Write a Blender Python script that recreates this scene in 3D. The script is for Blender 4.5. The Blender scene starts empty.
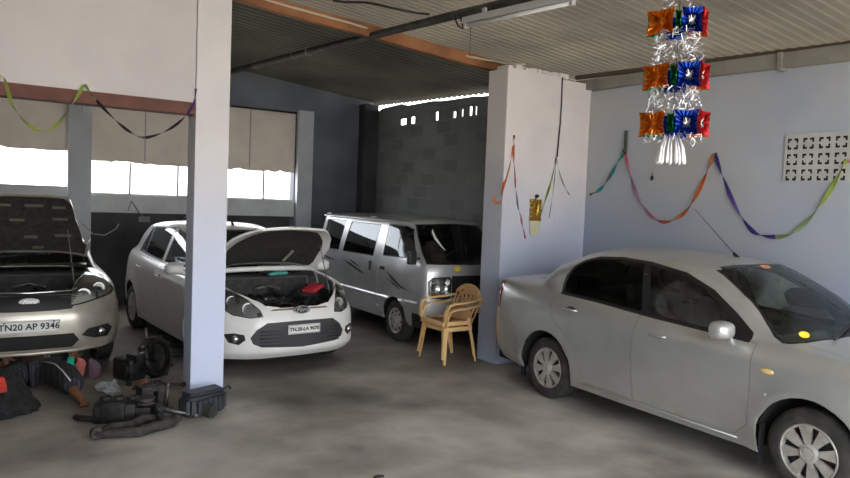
import bpy, bmesh, math, random
from mathutils import Vector, Matrix
random.seed(7)
PI = math.pi
C = bpy.context.scene.collection

# ------------------------------------------------------------------ camera figures
FPX, PITCH, ROLL, CAMH, YAW = 687.24, .0539, .0394, 1.827, math.radians(33)

# ------------------------------------------------------------------ materials
MATS = {}
def mat(name, col, rough=.6, metal=0.0, col2=None, scale=4.0, bump=0.0, bscale=None, detail=5, lo=.4, hi=.65,
        coat=0.0, spec=.5, emit=None, col3=None, scale3=1.0, lo3=.5, hi3=.7):
    if name in MATS: return MATS[name]
    m = bpy.data.materials.new(name); m.use_nodes = True
    nt = m.node_tree; p = nt.nodes['Principled BSDF']
    p.inputs['Base Color'].default_value = (*col, 1)
    p.inputs['Roughness'].default_value = rough
    p.inputs['Metallic'].default_value = metal
    p.inputs['Specular IOR Level'].default_value = spec
    p.inputs['Coat Weight'].default_value = coat
    if emit:
        p.inputs['Emission Color'].default_value = (*emit[0], 1); p.inputs['Emission Strength'].default_value = emit[1]
    tc = nt.nodes.new('ShaderNodeTexCoord')
    def noise(sc, l, h, d=detail):
        n = nt.nodes.new('ShaderNodeTexNoise'); n.inputs['Scale'].default_value = sc; n.inputs['Detail'].default_value = d
        nt.links.new(tc.outputs['Object'], n.inputs['Vector'])
        r = nt.nodes.new('ShaderNodeMapRange'); r.inputs['From Min'].default_value = l; r.inputs['From Max'].default_value = h
        nt.links.new(n.outputs['Fac'], r.inputs['Value']); return n, r
    last = None
    if col2:
        n, r = noise(scale, lo, hi)
        mx = nt.nodes.new('ShaderNodeMix'); mx.data_type = 'RGBA'
        mx.inputs[6].default_value = (*col, 1); mx.inputs[7].default_value = (*col2, 1)
        nt.links.new(r.outputs[0], mx.inputs[0]); last = mx.outputs[2]
    if col3:
        n, r = noise(scale3, lo3, hi3)
        mx = nt.nodes.new('ShaderNodeMix'); mx.data_type = 'RGBA'
        if last: nt.links.new(last, mx.inputs[6])
        else: mx.inputs[6].default_value = (*col, 1)
        mx.inputs[7].default_value = (*col3, 1)
        nt.links.new(r.outputs[0], mx.inputs[0]); last = mx.outputs[2]
    if last: nt.links.new(last, p.inputs['Base Color'])
    if bump:
        n, r = noise(bscale or scale*6, 0, 1)
        b = nt.nodes.new('ShaderNodeBump'); b.inputs['Strength'].default_value = bump; b.inputs['Distance'].default_value = .02
        nt.links.new(n.outputs['Fac'], b.inputs['Height']); nt.links.new(b.outputs[0], p.inputs['Normal'])
    MATS[name] = m
    return m
def glassmat(name, tint, rough=.02, refl=1.0):
    if name in MATS: return MATS[name]
    m = bpy.data.materials.new(name); m.use_nodes = True; nt = m.node_tree
    nt.nodes.clear(); out = nt.nodes.new('ShaderNodeOutputMaterial')
    t = nt.nodes.new('ShaderNodeBsdfTransparent'); t.inputs[0].default_value = (*tint, 1)
    g = nt.nodes.new('ShaderNodeBsdfGlossy'); g.inputs['Roughness'].default_value = rough; g.inputs[0].default_value = (.9*refl, .95*refl, refl, 1)
    f = nt.nodes.new('ShaderNodeFresnel'); f.inputs[0].default_value = 1.6
    x = nt.nodes.new('ShaderNodeMixShader')
    nt.links.new(f.outputs[0], x.inputs[0]); nt.links.new(t.outputs[0], x.inputs[1]); nt.links.new(g.outputs[0], x.inputs[2])
    nt.links.new(x.outputs[0], out.inputs[0]); MATS[name] = m
    return m

# ------------------------------------------------------------------ object helpers
def link(name, me, m=None, parent=None, smooth=False, mats=None):
    o = bpy.data.objects.new(name, me); C.objects.link(o)
    for k in (mats or ([m] if m else [])): me.materials.append(k)
    if smooth:
        for f in me.polygons: f.use_smooth = True
    if parent: o.parent = parent
    return o
def obj(name, bm, m=None, parent=None, smooth=False, mats=None, recalc=True):
    me = bpy.data.meshes.new(name)
    if recalc: bmesh.ops.recalc_face_normals(bm, faces=bm.faces)
    bm.to_mesh(me); bm.free()
    return link(name, me, m, parent, smooth, mats)
def tag(o, label=None, cat=None, group=None, kind=None):
    if label: o['label'] = label
    if cat: o['category'] = cat
    if group: o['group'] = group
    if kind: o['kind'] = kind
    return o
def empty(name, loc=(0, 0, 0), rz=0, label=None, cat=None, group=None):
    o = bpy.data.objects.new(name, None); C.objects.link(o); o.location = loc; o.rotation_euler = (0, 0, rz)
    o.empty_display_size = .1
    return tag(o, label, cat, group)
def children(o): return [c for c in bpy.data.objects if c.parent == o]
def copy_tree(o, parent=None):
    c = o.copy(); C.objects.link(c)
    if parent: c.parent = parent
    for ch in children(o): copy_tree(ch, c)
    return c

class B:
    """collects shapes into one bmesh"""
    def __init__(s): s.bm = bmesh.new(); s.mi = 0
    def _add(s, verts, faces):
        vs = [s.bm.verts.new(v) for v in verts]
        for f in faces:
            try: s.bm.faces.new([vs[i] for i in f]).material_index = s.mi
            except ValueError: pass
        return vs
    def box(s, lo, hi, bev=0.0, M=None):
        x0, y0, z0 = lo; x1, y1, z1 = hi
        t = bmesh.new()
        v = [t.verts.new(p) for p in ((x0,y0,z0),(x1,y0,z0),(x1,y1,z0),(x0,y1,z0),(x0,y0,z1),(x1,y0,z1),(x1,y1,z1),(x0,y1,z1))]
        for f in ((0,3,2,1),(4,5,6,7),(0,1,5,4),(1,2,6,5),(2,3,7,6),(3,0,4,7)): t.faces.new([v[i] for i in f])
        if bev: bmesh.ops.bevel(t, geom=t.edges[:], offset=bev, segments=2, profile=.6, affect='EDGES')
        s.merge(t, M); return s
    def merge(s, t, M=None):
        if M is not None: bmesh.ops.transform(t, matrix=M, verts=t.verts)
        t.verts.index_update()
        mp = {v: s.bm.verts.new(v.co) for v in t.verts}
        for f in t.faces:
            try: s.bm.faces.new([mp[v] for v in f.verts]).material_index = s.mi
            except ValueError: pass
        t.free()
    def tube(s, pts, r, n=8, caps=True, closed=False):
        pts = [Vector(p) for p in pts]; N = len(pts)
        rs = r if isinstance(r, (list, tuple)) else [r]*N
        rings = []; up = None
        for i, p in enumerate(pts):
            if closed: d = pts[(i+1) % N]-pts[i-1]
            else: d = pts[min(i+1, N-1)]-pts[max(i-1, 0)]
            d.normalize()
            if up is None:
                up = Vector((0, 0, 1)) if abs(d.z) < .9 else Vector((1, 0, 0))
            a = d.cross(up).normalized(); b = a.cross(d).normalized(); up = b
            rings.append([s.bm.verts.new(p+(a*math.cos(2*PI*k/n)+b*math.sin(2*PI*k/n))*rs[i]) for k in range(n)])
        for i in range(N if closed else N-1):
            A, Bq = rings[i], rings[(i+1) % N]
            for k in range(n):
                s.bm.faces.new([A[k], A[(k+1) % n], Bq[(k+1) % n], Bq[k]]).material_index = s.mi
        if caps and not closed:
            for R in (rings[0], rings[-1]): s.bm.faces.new(R).material_index = s.mi
        return s
    def lathe(s, prof, n=32, M=None, a0=0, a1=2*PI):
        """prof: (r, h) about local Z"""
        t = bmesh.new(); full = abs(a1-a0-2*PI) < 1e-6; cnt = n if full else n+1
        rings = [[t.verts.new((r*math.cos(a0+(a1-a0)*k/n), r*math.sin(a0+(a1-a0)*k/n), h)) for k in range(cnt)] if r > 1e-6 else [t.verts.new((0, 0, h))] for r, h in prof]
        for A, Bq in zip(rings, rings[1:]):
            for k in range(n):
                k2 = (k+1) % cnt
                q = [A[k % len(A)], A[k2 % len(A)], Bq[k2 % len(Bq)], Bq[k % len(Bq)]]
                u = []
                for v in q:
                    if v not in u: u.append(v)
                if len(u) > 2:
                    try: t.faces.new(u)
                    except ValueError: pass
        s.merge(t, M); return s
    def prism(s, poly, d0, d1, M=None, bev=0):
        """poly in XY, extruded along z from d0 to d1"""
        t = bmesh.new(); n = len(poly)
        a = [t.verts.new((x, y, d0)) for x, y in poly]; b = [t.verts.new((x, y, d1)) for x, y in poly]
        t.faces.new(a[::-1]); t.faces.new(b)
        for i in range(n): t.faces.new([a[i], a[(i+1) % n], b[(i+1) % n], b[i]])
        if bev: bmesh.ops.bevel(t, geom=t.edges[:], offset=bev, segments=2, affect='EDGES')
        s.merge(t, M); return s
    def ball(s, c, r, M=None, seg=14):
        t = bmesh.new(); bmesh.ops.create_uvsphere(t, u_segments=seg, v_segments=max(6, seg//2+1), radius=1)
        rr = r if isinstance(r, (tuple, list)) else (r, r, r)
        bmesh.ops.transform(t, matrix=Matrix.Translation(c) @ Matrix.Diagonal((*rr, 1)), verts=t.verts)
        s.merge(t, M); return s
    def out(s, name, m=None, parent=None, smooth=False, mats=None, recalc=True):
        return obj(name, s.bm, m, parent, smooth, mats, recalc)
def RX(a): return Matrix.Rotation(a, 4, 'X')
def RY(a): return Matrix.Rotation(a, 4, 'Y')
def RZ(a): return Matrix.Rotation(a, 4, 'Z')
def T(x, y, z): return Matrix.Translation((x, y, z))
def autosmooth(o, ang=35):
    me = o.data
    for f in me.polygons: f.use_smooth = True
    bm = bmesh.new(); bm.from_mesh(me)
    for e in bm.edges:
        if len(e.link_faces) == 2 and e.calc_face_angle(0) > math.radians(ang): e.smooth = False
    bm.to_mesh(me); bm.free()
    return o
def text_mesh(name, s, size, m, parent, M, depth=.0015, shear=0, bold=0, sx=1.0):
    cu = bpy.data.curves.new(name, 'FONT'); cu.body = s; cu.size = size; cu.extrude = depth; cu.align_x = 'CENTER'; cu.align_y = 'CENTER'
    cu.shear = shear; cu.offset = bold; cu.resolution_u = 3
    t = bpy.data.objects.new(name, cu); C.objects.link(t)
    bpy.context.view_layer.update()
    me = bpy.data.meshes.new_from_object(t.evaluated_get(bpy.context.evaluated_depsgraph_get()))
    bpy.data.objects.remove(t); bpy.data.curves.remove(cu)
    me.transform(M @ Matrix.Diagonal((sx, 1, 1, 1)))
    me.materials.clear()
    return link(name, me, m, parent)

# ------------------------------------------------------------------ smooth body surfaces from a control net
def pchip(P, n, end0, end1):
    """P: list of floats on 0..N-1; n samples per interval"""
    N = len(P); d = [P[i+1]-P[i] for i in range(N-1)]; m = [0]*N
    for i in range(1, N-1):
        m[i] = 0 if d[i-1]*d[i] <= 0 else 2*d[i-1]*d[i]/(d[i-1]+d[i])
    m[0] = 0 if end0 else d[0]; m[-1] = 0 if end1 else d[-1]
    out = []
    for i in range(N-1):
        for k in range(n):
            t = k/n; h00 = 2*t**3-3*t*t+1; h10 = t**3-2*t*t+t; h01 = -2*t**3+3*t*t; h11 = t**3-t*t
            out.append(h00*P[i]+h10*m[i]+h01*P[i+1]+h11*m[i+1])
    out.append(P[-1]); return out
def net_bm(rows, ns, nl, arches=(), flare=.018, ar=.345, az=.31):
    ev = []
    for row in rows:
        xs = pchip([p[0] for p in row], ns, 1, 1); ys = pchip([p[1] for p in row], ns, 0, 0); zs = pchip([p[2] for p in row], ns, 1, 1)
        ev.append(list(zip(xs, ys, zs)))
    M = len(ev[0]); cols = []
    for j in range(M):
        xs = pchip([r[j][0] for r in ev], nl, 0, 0); ys = pchip([r[j][1] for r in ev], nl, 0, 0); zs = pchip([r[j][2] for r in ev], nl, 0, 1)
        cols.append(list(zip(xs, ys, zs)))
    bm = bmesh.new()
    for sg in (1, -1):
        V = [[bm.verts.new((x, y*sg, z)) for x, y, z in c] for c in cols]
        for j in range(M-1):
            for i in range(len(cols[0])-1):
                q = [V[j][i], V[j][i+1], V[j+1][i+1], V[j+1][i]]
                if sg < 0: q.reverse()
                try: bm.faces.new(q)
                except ValueError: pass
    bmesh.ops.remove_doubles(bm, verts=bm.verts, dist=.0008)
    bmesh.ops.dissolve_degenerate(bm, dist=.0005, edges=bm.edges)
    for v in bm.verts:
        for ax in arches:
            if abs(v.co.y) > .4 and v.co.z < .8:
                r = math.hypot(v.co.x-ax, v.co.z-az)
                v.co.y += math.copysign(flare*math.exp(-((r-ar-.01)/.035)**2), v.co.y)
    bm.normal_update()
    # outward check
    f = max(bm.faces, key=lambda f: f.calc_center_median().z)
    if f.normal.z < 0:
        bmesh.ops.reverse_faces(bm, faces=bm.faces)
    return bm
AX = {'xz': (0, 2), 'yz': (1, 2), 'xy': (0, 1)}
def inpoly(p, poly):
    x, y = p; c = False; n = len(poly)
    for i in range(n):
        x1, y1 = poly[i]; x2, y2 = poly[(i+1) % n]
        if (y1 > y) != (y2 > y) and x < (x2-x1)*(y-y1)/(y2-y1)+x1: c = not c
    return c
def cut(bm, poly, plane, filt):
    a, b = AX[plane]; n = len(poly)
    lo = (min(p[0] for p in poly)-.15, min(p[1] for p in poly)-.15); hi = (max(p[0] for p in poly)+.15, max(p[1] for p in poly)+.15)
    cand = set()
    for f in bm.faces:
        c = f.calc_center_median()
        if lo[0] < c[a] < hi[0] and lo[1] < c[b] < hi[1] and filt(c, f.normal): cand.add(f)
    for i in range(n):
        p, q = poly[i], poly[(i+1) % n]
        dx, dy = q[0]-p[0], q[1]-p[1]; L = math.hypot(dx, dy)
        if L < 1e-5: continue
        nx, ny = -dy/L, dx/L
        exlo = (min(p[0], q[0])-.002, min(p[1], q[1])-.002); exhi = (max(p[0], q[0])+.002, max(p[1], q[1])+.002)
        sel = []
        for f in cand:
            s0 = s1 = 0; x0 = y0 = 1e9; x1 = y1 = -1e9
            for v in f.verts:
                X, Y = v.co[a], v.co[b]
                d = (X-p[0])*nx+(Y-p[1])*ny
                if d > 1e-5: s0 = 1
                if d < -1e-5: s1 = 1
                x0 = min(x0, X); x1 = max(x1, X); y0 = min(y0, Y); y1 = max(y1, Y)
            if s0 and s1 and x1 > exlo[0] and x0 < exhi[0] and y1 > exlo[1] and y0 < exhi[1]: sel.append(f)
        if not sel: continue
        es = set(e for f in sel for e in f.edges); vs = set(v for f in sel for v in f.verts)
        co = [0, 0, 0]; co[a], co[b] = p; no = [0, 0, 0]; no[a], no[b] = nx, ny
        for f in sel: cand.discard(f)
        r = bmesh.ops.bisect_plane(bm, geom=sel+list(es)+list(vs), plane_co=co, plane_no=no, dist=1e-6)
        for g in r['geom']:
            if isinstance(g, bmesh.types.BMFace): cand.add(g)
def offset_poly(poly, d):
    """positive d shrinks"""
    n = len(poly); area = sum(poly[i][0]*poly[(i+1) % n][1]-poly[(i+1) % n][0]*poly[i][1] for i in range(n))
    sg = 1 if area > 0 else -1; out = []
    for i in range(n):
        p0, p1, p2 = Vector(poly[i-1]), Vector(poly[i]), Vector(poly[(i+1) % n])
        e1 = (p1-p0).normalized(); e2 = (p2-p1).normalized()
        n1 = Vector((-e1.y, e1.x))*sg; n2 = Vector((-e2.y, e2.x))*sg
        m = (n1+n2)
        if m.length < 1e-4: m = n1
        m.normalize(); k = d/max(.4, m.dot(n1)); out.append(tuple(p1+m*k))
    return out
def mir(poly): return [(-y, z) for y, z in poly]
def body_parts(bm, specs):
    """specs: (label, plane, poly, filter, gap). later ones win. returns {label: bmesh}; label None deletes"""
    full = []
    for lb, pl, poly, fl, gap in specs:
        full.append((lb if not gap else '_gap', pl, poly, fl))
        if gap: full.append((lb, pl, offset_poly(poly, gap), fl))
    for lb, pl, poly, fl in full:
        cut(bm, poly, pl, fl); bm.normal_update()
    bm.faces.ensure_lookup_table(); lab = ['body']*len(bm.faces); bm.faces.index_update()
    for f in bm.faces:
        c = f.calc_center_median()
        for lb, pl, poly, fl in full:
            a, b = AX[pl]
            if fl(c, f.normal) and inpoly((c[a], c[b]), poly): lab[f.index] = lb
    out = {}
    for l in set(lab):
        if l in ('_gap', '_del'): continue
        t = bmesh.new(); mp = {}
        for f in bm.faces:
            if lab[f.index] != l: continue
            vs = []
            for v in f.verts:
                if v not in mp: mp[v] = t.verts.new(v.co)
                vs.append(mp[v])
            try: t.faces.new(vs)
            except ValueError: pass
        out[l] = t
    bm.free(); return out
def split_side(bm):
    a, b = bmesh.new(), bmesh.new()
    for t, sg in ((a, 1), (b, -1)):
        mp = {}
        for f in bm.faces:
            if f.calc_center_median().y*sg < 0: continue
            vs = []
            for v in f.verts:
                if v not in mp: mp[v] = t.verts.new(v.co)
                vs.append(mp[v])
            try: t.faces.new(vs)
            except ValueError: pass
    bm.free(); return a, b
def skin_obj(name, bm, m, parent, thick=0.0):
    bm.normal_update()
    if thick:
        # a rolled-in edge so that the panel has real thickness
        be = [e for e in bm.edges if e.is_boundary]
        nv = {v: v.normal.copy() for e in be for v in e.verts}
        r = bmesh.ops.extrude_edge_only(bm, edges=be)
        new = [g for g in r['geom'] if isinstance(g, bmesh.types.BMVert)]
        old = {tuple(round(c, 5) for c in v.co): n for v, n in nv.items()}
        for v in new: v.co -= old.get(tuple(round(c, 5) for c in v.co), Vector((0, 0, 0)))*thick
    me = bpy.data.meshes.new(name); bm.to_mesh(me); 
    for e in bm.edges: pass
    bm.free()
    o = link(name, me, m, parent, True)
    b2 = bmesh.new(); b2.from_mesh(me)
    for e in b2.edges:
        if len(e.link_faces) == 2 and e.calc_face_angle(0) > math.radians(50): e.smooth = False
    b2.to_mesh(me); b2.free()
    return o
def circle(cx, cy, r, n=28, a0=0, a1=2*PI, sq=1.0):
    return [(cx+r*math.cos(a0+(a1-a0)*k/n), cy+r*sq*math.sin(a0+(a1-a0)*k/n)) for k in range(n)]

# ------------------------------------------------------------------ shared materials
RUB = mat('tyre_rubber', (.028, .028, .027), .8, col2=(.06, .055, .05), scale=9, bump=.15)
BLK = mat('black_plastic', (.018, .018, .019), .45)
TRIM = mat('window_rubber', (.012, .012, .013), .35)
DARK = mat('hole_shade_dark', (.01, .01, .011), .9)
UNDER = mat('underbody_black', (.02, .019, .018), .85)
CHROME = mat('chrome', (.75, .75, .76), .15, 1.0)
REFL = mat('lamp_reflector', (.50, .50, .49), .38, .8)
ALU = mat('cast_aluminium', (.32, .31, .30), .45, .8, col2=(.12, .11, .1), scale=14)
IRON = mat('greasy_iron', (.016, .015, .014), .5, .4, col2=(.045, .04, .036), scale=18, bump=.3)
COVER = mat('wheel_cover_silver', (.58, .57, .53), .4, .35, col2=(.44, .42, .38), scale=12)
SILV = mat('silver_paint', (.52, .525, .505), .32, .5, col2=(.46, .46, .44), scale=3, coat=.45)
CHAMP = mat('champagne_paint', (.55, .51, .44), .34, .5, col2=(.46, .42, .35), scale=4, coat=.5)
WHITE = mat('white_paint', (.88, .87, .84), .3, 0, col2=(.82, .80, .75), scale=5, coat=.4, lo=.5, hi=.8)
VANS = mat('van_silver_paint', (.62, .63, .64), .3, .5, col2=(.54, .55, .56), scale=3, coat=.5)
UPH = mat('seat_cloth', (.42, .42, .39), .9, col2=(.32, .32, .30), scale=10)
UPHD = mat('seat_cloth_dark', (.06, .06, .06), .9)
DASH = mat('dashboard_grey', (.15, .16, .15), .7)
PLATE = mat('number_plate_white', (.82, .82, .78), .5)
INK = mat('plate_ink', (.02, .02, .02), .6)
REDL = mat('tail_lamp_red', (.28, .012, .015), .18, coat=.6)
AMB = mat('amber_lens', (.80, .62, .25), .2)
LENS = glassmat('lamp_lens', (.86, .88, .86), .03)
G_DARK = glassmat('tinted_glass', (.16, .17, .16), .03)
G_MID = glassmat('side_glass', (.42, .45, .42), .03)
G_SED = glassmat('saloon_side_glass', (.45, .47, .44), .03)
G_CLR = glassmat('windscreen_glass', (.84, .92, .88), .03)
BLUEOV = mat('badge_oval_dark', (.012, .016, .035), .25)
BADGE = mat('badge_silver', (.30, .30, .29), .45, .5)
YEL = mat('yellow_sticker', (.85, .62, .03), .5)
RED = mat('red_cloth', (.55, .03, .05), .7)
LINER = mat('bonnet_felt', (.03, .028, .026), .9, col2=(.05, .047, .043), scale=20, bump=.3)

def wheel(parent, x, y, R, w, rim, kind='paddle'):
    side = 1 if y > 0 else -1
    b = B(); h = w/2
    prof = [(rim*.98, -h*.8), (rim*1.06, -h), (R*.86, -h*1.04), (R*.965, -h*.8), (R, -h*.62)]
    g = [-.62, -.36, -.32, -.12, -.08, .12, .16, .34, .38, .62]
    for k in range(1, len(g)):
        d = 0 if k % 2 else 0
        prof.append((R-(.006 if k in (1, 3, 5, 7) else 0), h*g[k]))
    prof += [(R*.965, h*.8), (R*.86, h*1.04), (rim*1.06, h), (rim*.98, h*.8)]
    b.lathe(prof, 44)
    t = b.out('wheel', RUB, parent); autosmooth(t, 40)
    t.location = (x, y, R); t.rotation_euler = (-PI/2*side, 0, 0)    # local z points outwards
    c = B(); top = h*.86
    c.mi = 1
    c.lathe([(0, top-.035), (rim, top-.045), (rim, -h*.7), (0, -h*.7)], 32)
    c.mi = 0
    c.lathe([(rim*1.03, top-.03), (rim*1.04, top), (rim*.985, top+.010), (rim*.93, top+.004), (rim*.915, top-.03)], 48)
    if kind == 'paddle':
        for k in range(8):
            a = 2*PI*k/8+.2
            poly = []
            for r, wd in ((.045, .36), (rim*.5, .25), (rim*.8, .23), (rim*.945, .25)): poly.append((r*math.cos(a-wd), r*math.sin(a-wd)))
            for r, wd in ((rim*.945, .25), (rim*.8, .23), (rim*.5, .25), (.045, .36)): poly.append((r*math.cos(a+wd), r*math.sin(a+wd)))
            c.prism(poly, top-.028, top+.004, bev=.003)
        c.lathe([(rim*.36, top-.01), (rim*.34, top+.008), (rim*.24, top+.017), (rim*.2, top+.012), (rim*.18, top+.02), (0, top+.023)], 28)
    else:
        c.lathe([(rim*.92, top-.03), (rim*.8, top-.022), (rim*.62, top+.004), (rim*.5, top+.006), (rim*.42, top-.01), (rim*.3, top-.008), (rim*.26, top+.03), (rim*.1, top+.04), (0, top+.04)], 36)
        c.mi = 1
        for k in range(8):
            a = 2*PI*k/8
            c.ball((rim*.74*math.cos(a), rim*.74*math.sin(a), top-.008), (rim*.09, rim*.09, .012))
    o = c.out('wheel_cover', None, t, mats=[COVER, BLK]); autosmooth(o, 35)
    return t

def seats(parent, rows, m, w=.25, hz=.30):
    for x, y in rows:
        b = B()
        b.box((x-.22, y-w, hz), (x+.26, y+w, hz+.17), .05)
        b.box((-.06, -w, 0), (.06, w, .56), .05, T(x-.24, y, hz+.14) @ RY(-.3))
        o = b.out('seat', m, parent); autosmooth(o, 40)
        h = B(); h.box((-.045, -.13, 0), (.045, .13, .17), .035, T(x-.45, y, hz+.70) @ RY(-.2))
        h.tube([(x-.42, y-.05, hz+.62), (x-.44, y-.05, hz+.74)], .007, 6); h.tube([(x-.42, y+.05, hz+.62), (x-.44, y+.05, hz+.74)], .007, 6)
        autosmooth(h.out('headrest', m, o), 40)

def plate(parent, x, z, w, h, txt, tilt=0, y=0.0, size=.08):
    M = T(x, y, z) @ RY(tilt)
    b = B(); b.box((-.006, -w/2, -h/2), (.004, w/2, h/2), .002, M)
    b.out('number_plate', PLATE, parent)
    p = [c for c in children(parent) if c.name.startswith('number_plate')][-1]
    f = B()
    for a, bb in (((-w/2+.006, -h/2+.006), (w/2-.006, -h/2+.009)), ((-w/2+.006, h/2-.009), (w/2-.006, h/2-.006)), ((-w/2+.006, -h/2+.006), (-w/2+.009, h/2-.006)), ((w/2-.009, -h/2+.006), (w/2-.006, h/2-.006))):
        f.box((.004, a[0], a[1]), (.0055, bb[0], bb[1]), 0, M)
    f.out('plate_border', INK, p)
    # text faces +x : text x axis -> +y of the car's left seen from the front reads left to right along +y
    R = Matrix(((0, 0, 1, 0), (1, 0, 0, 0), (0, 1, 0, 0), (0, 0, 0, 1)))
    text_mesh('plate_number', txt, size, INK, p, M @ T(.006, 0, 0) @ R, bold=.0016)
def badge(parent, x, z, w, h, tilt=0, dark=True):
    M = T(x, 0, z) @ RY(tilt) @ RY(PI/2) @ RZ(PI/2)
    b = B(); b.mi = 0
    b.prism(circle(0, 0, w/2, 36, sq=h/w), -.02, .006, M); b.mi = 1
    b.prism(circle(0, 0, w/2*.88, 36, sq=h/w*.94), 0, .009, M)
    o = b.out('badge', None, parent, mats=[BADGE, BLUEOV if dark else BADGE])
    R = Matrix(((0, 0, 1, 0), (1, 0, 0, 0), (0, 1, 0, 0), (0, 0, 0, 1)))
    text_mesh('badge_script', 'Ford', h*.72, BADGE if dark else COVER, o, T(x, 0, z) @ RY(tilt) @ T(.010, 0, 0) @ R, shear=.4, bold=.001, sx=1.25)

def arch_liner(parent, x, r, y0, y1, m=UNDER):
    for s in (1, -1):
        b = B(); n = 18; ring = []
        for k in range(n+1):
            a = PI*1.08*k/n-PI*.04
            ring.append((x+r*math.cos(a), .30+r*math.sin(a)))
        v0 = [b.bm.verts.new((px, s*y1, pz)) for px, pz in ring]; v1 = [b.bm.verts.new((px, s*y0, pz)) for px, pz in ring]
        for i in range(n): b.bm.faces.new([v0[i], v0[i+1], v1[i+1], v1[i]])
        b.bm.faces.new(v1)
        b.out('wheel_arch_liner', m, parent, True)

def engine_bay(parent, x0, x1, hw, ztop, style, fx=None):
    b = B()
    b.box((x0-.05, -hw, .24), (x1, hw, .27)); b.box((x0-.08, -hw, .26), (x0-.05, hw, ztop+.02))
    for s in (1, -1):
        b.box((x0-.08, s*hw-.012, .26), (x1, s*hw+.012, ztop-.06))
        b.lathe([(.13, 0), (.13, .04), (.1, .06), (.04, .065), (.035, .09), (0, .09)], 20, T(x0+.24, s*(hw-.13), ztop-.16))
        b.box((x0, s*hw-(.24 if s > 0 else 0), ztop-.4), (x0+.46, s*hw+(.24 if s < 0 else 0), ztop-.17), .03)
    xf = fx or x1-.05
    b.box((xf-.06, -.40, .3), (xf-.02, .40, ztop-.24), .01)
    b.box((xf-.10, -.44, ztop-.25), (xf, .44, ztop-.20), .012)
    b.box((x1-.30, -hw+.02, ztop-.30), (x1-.06, -.36, ztop-.26), .012); b.box((x1-.30, .36, ztop-.30), (x1-.06, hw-.02, ztop-.26), .012)
    b.box((x1-.1, -.36, .24), (xf, .36, .27))
    autosmooth(b.out('engine_bay', mat('bay_black', (.03, .028, .026), .75, col2=(.06, .055, .05), scale=12), parent), 40)
    e = B()
    e.box((x0+.12, -.36, .30), (x1-.22, .22, ztop-.23), .03)
    e.box((x0+.16, -.30, ztop-.25), (x1-.30, .16, ztop-.15), .03)
    for k in range(4):
        e.box((x0+.2, -.24+k*.1, ztop-.16), (x1-.34, -.20+k*.1, ztop-.135), .008)
        e.tube([(x0+.10, -.2+k*.1, ztop-.3), (x0+.05, -.2+k*.1, ztop-.2), (x0+.12, -.2+k*.1, ztop-.14), (x0+.25, -.2+k*.1, ztop-.15)], .018, 8)
    e.lathe([(.05, 0), (.05, .015), (.035, .03), (0, .03)], 16, T(x0+.32, -.12, ztop-.14))
    e.tube([(x1-.16, -.3, ztop-.3), (x1-.26, -.32, ztop-.2), (x1-.4, -.36, ztop-.17), (x0+.2, -.4, ztop-.2)], .03, 10)
    e.tube([(x1-.16, .3, ztop-.36), (x1-.24, .22, ztop-.22), (x0+.3, .24, ztop-.2), (x0+.05, .1, ztop-.1)], .022, 10)
    e.box((x1-.38, -.16, ztop-.34), (x1-.10, .22, ztop-.20), .03); e.tube([(x1-.1, -.25, ztop-.24), (x1-.2, 0, ztop-.17), (x1-.12, .25, ztop-.24)], .028, 10)
    for k in range(16):
        r = random.random
        p = (x0+.1+r()*.5, -.45+.8*r(), ztop-.2)
        e.tube([p, (p[0]+.1*r(), p[1]+.1, ztop-.1-.04*r()), (p[0]+.15*r(), p[1]+.22*r(), ztop-.22)], .007+.006*r(), 6)
    autosmooth(e.out('engine', IRON, parent), 40)
    t = B(); t.box((x1-.46, .28, ztop-.36), (x1-.22, .50, ztop-.17), .015); t.box((x1-.44, .30, ztop-.17), (x1-.24, .48, ztop-.145), .01)
    t.tube([(x1-.40, .33, ztop-.15), (x1-.40, .33, ztop-.125)], .014, 8); t.tube([(x1-.28, .45, ztop-.15), (x1-.28, .45, ztop-.125)], .014, 8)
    autosmooth(t.out('battery', BLK, parent), 40)
    a = B(); a.box((x1-.40, -.56, ztop-.34), (x1-.20, -.36, ztop-.16), .03); a.box((x1-.41, -.57, ztop-.18), (x1-.19, -.35, ztop-.15), .008)
    autosmooth(a.out('air_filter_box', BLK, parent), 40)
    d = B(); d.lathe([(0, 0), (.05, 0), (.055, .03), (.055, .09), (.03, .11), (.03, .13), (0, .13)], 18, T(x0+.10, .42, ztop-.24))
    autosmooth(d.out('coolant_bottle', mat('tank_white', (.34, .34, .30), .5), parent), 40)
    g = B()
    g.tube([(x0+.02, -.1, ztop-.08), (x0+.05, .05, ztop-.05), (x0+.03, .2, ztop-.09)], .012, 8)
    autosmooth(g.out('engine_fitting', ALU, parent), 40); g = B()
    g.box((x1-.33, -.18, ztop-.15), (x1-.25, -.08, ztop-.12), .01)
    autosmooth(g.out('engine_fitting', ALU, parent), 40)

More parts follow.
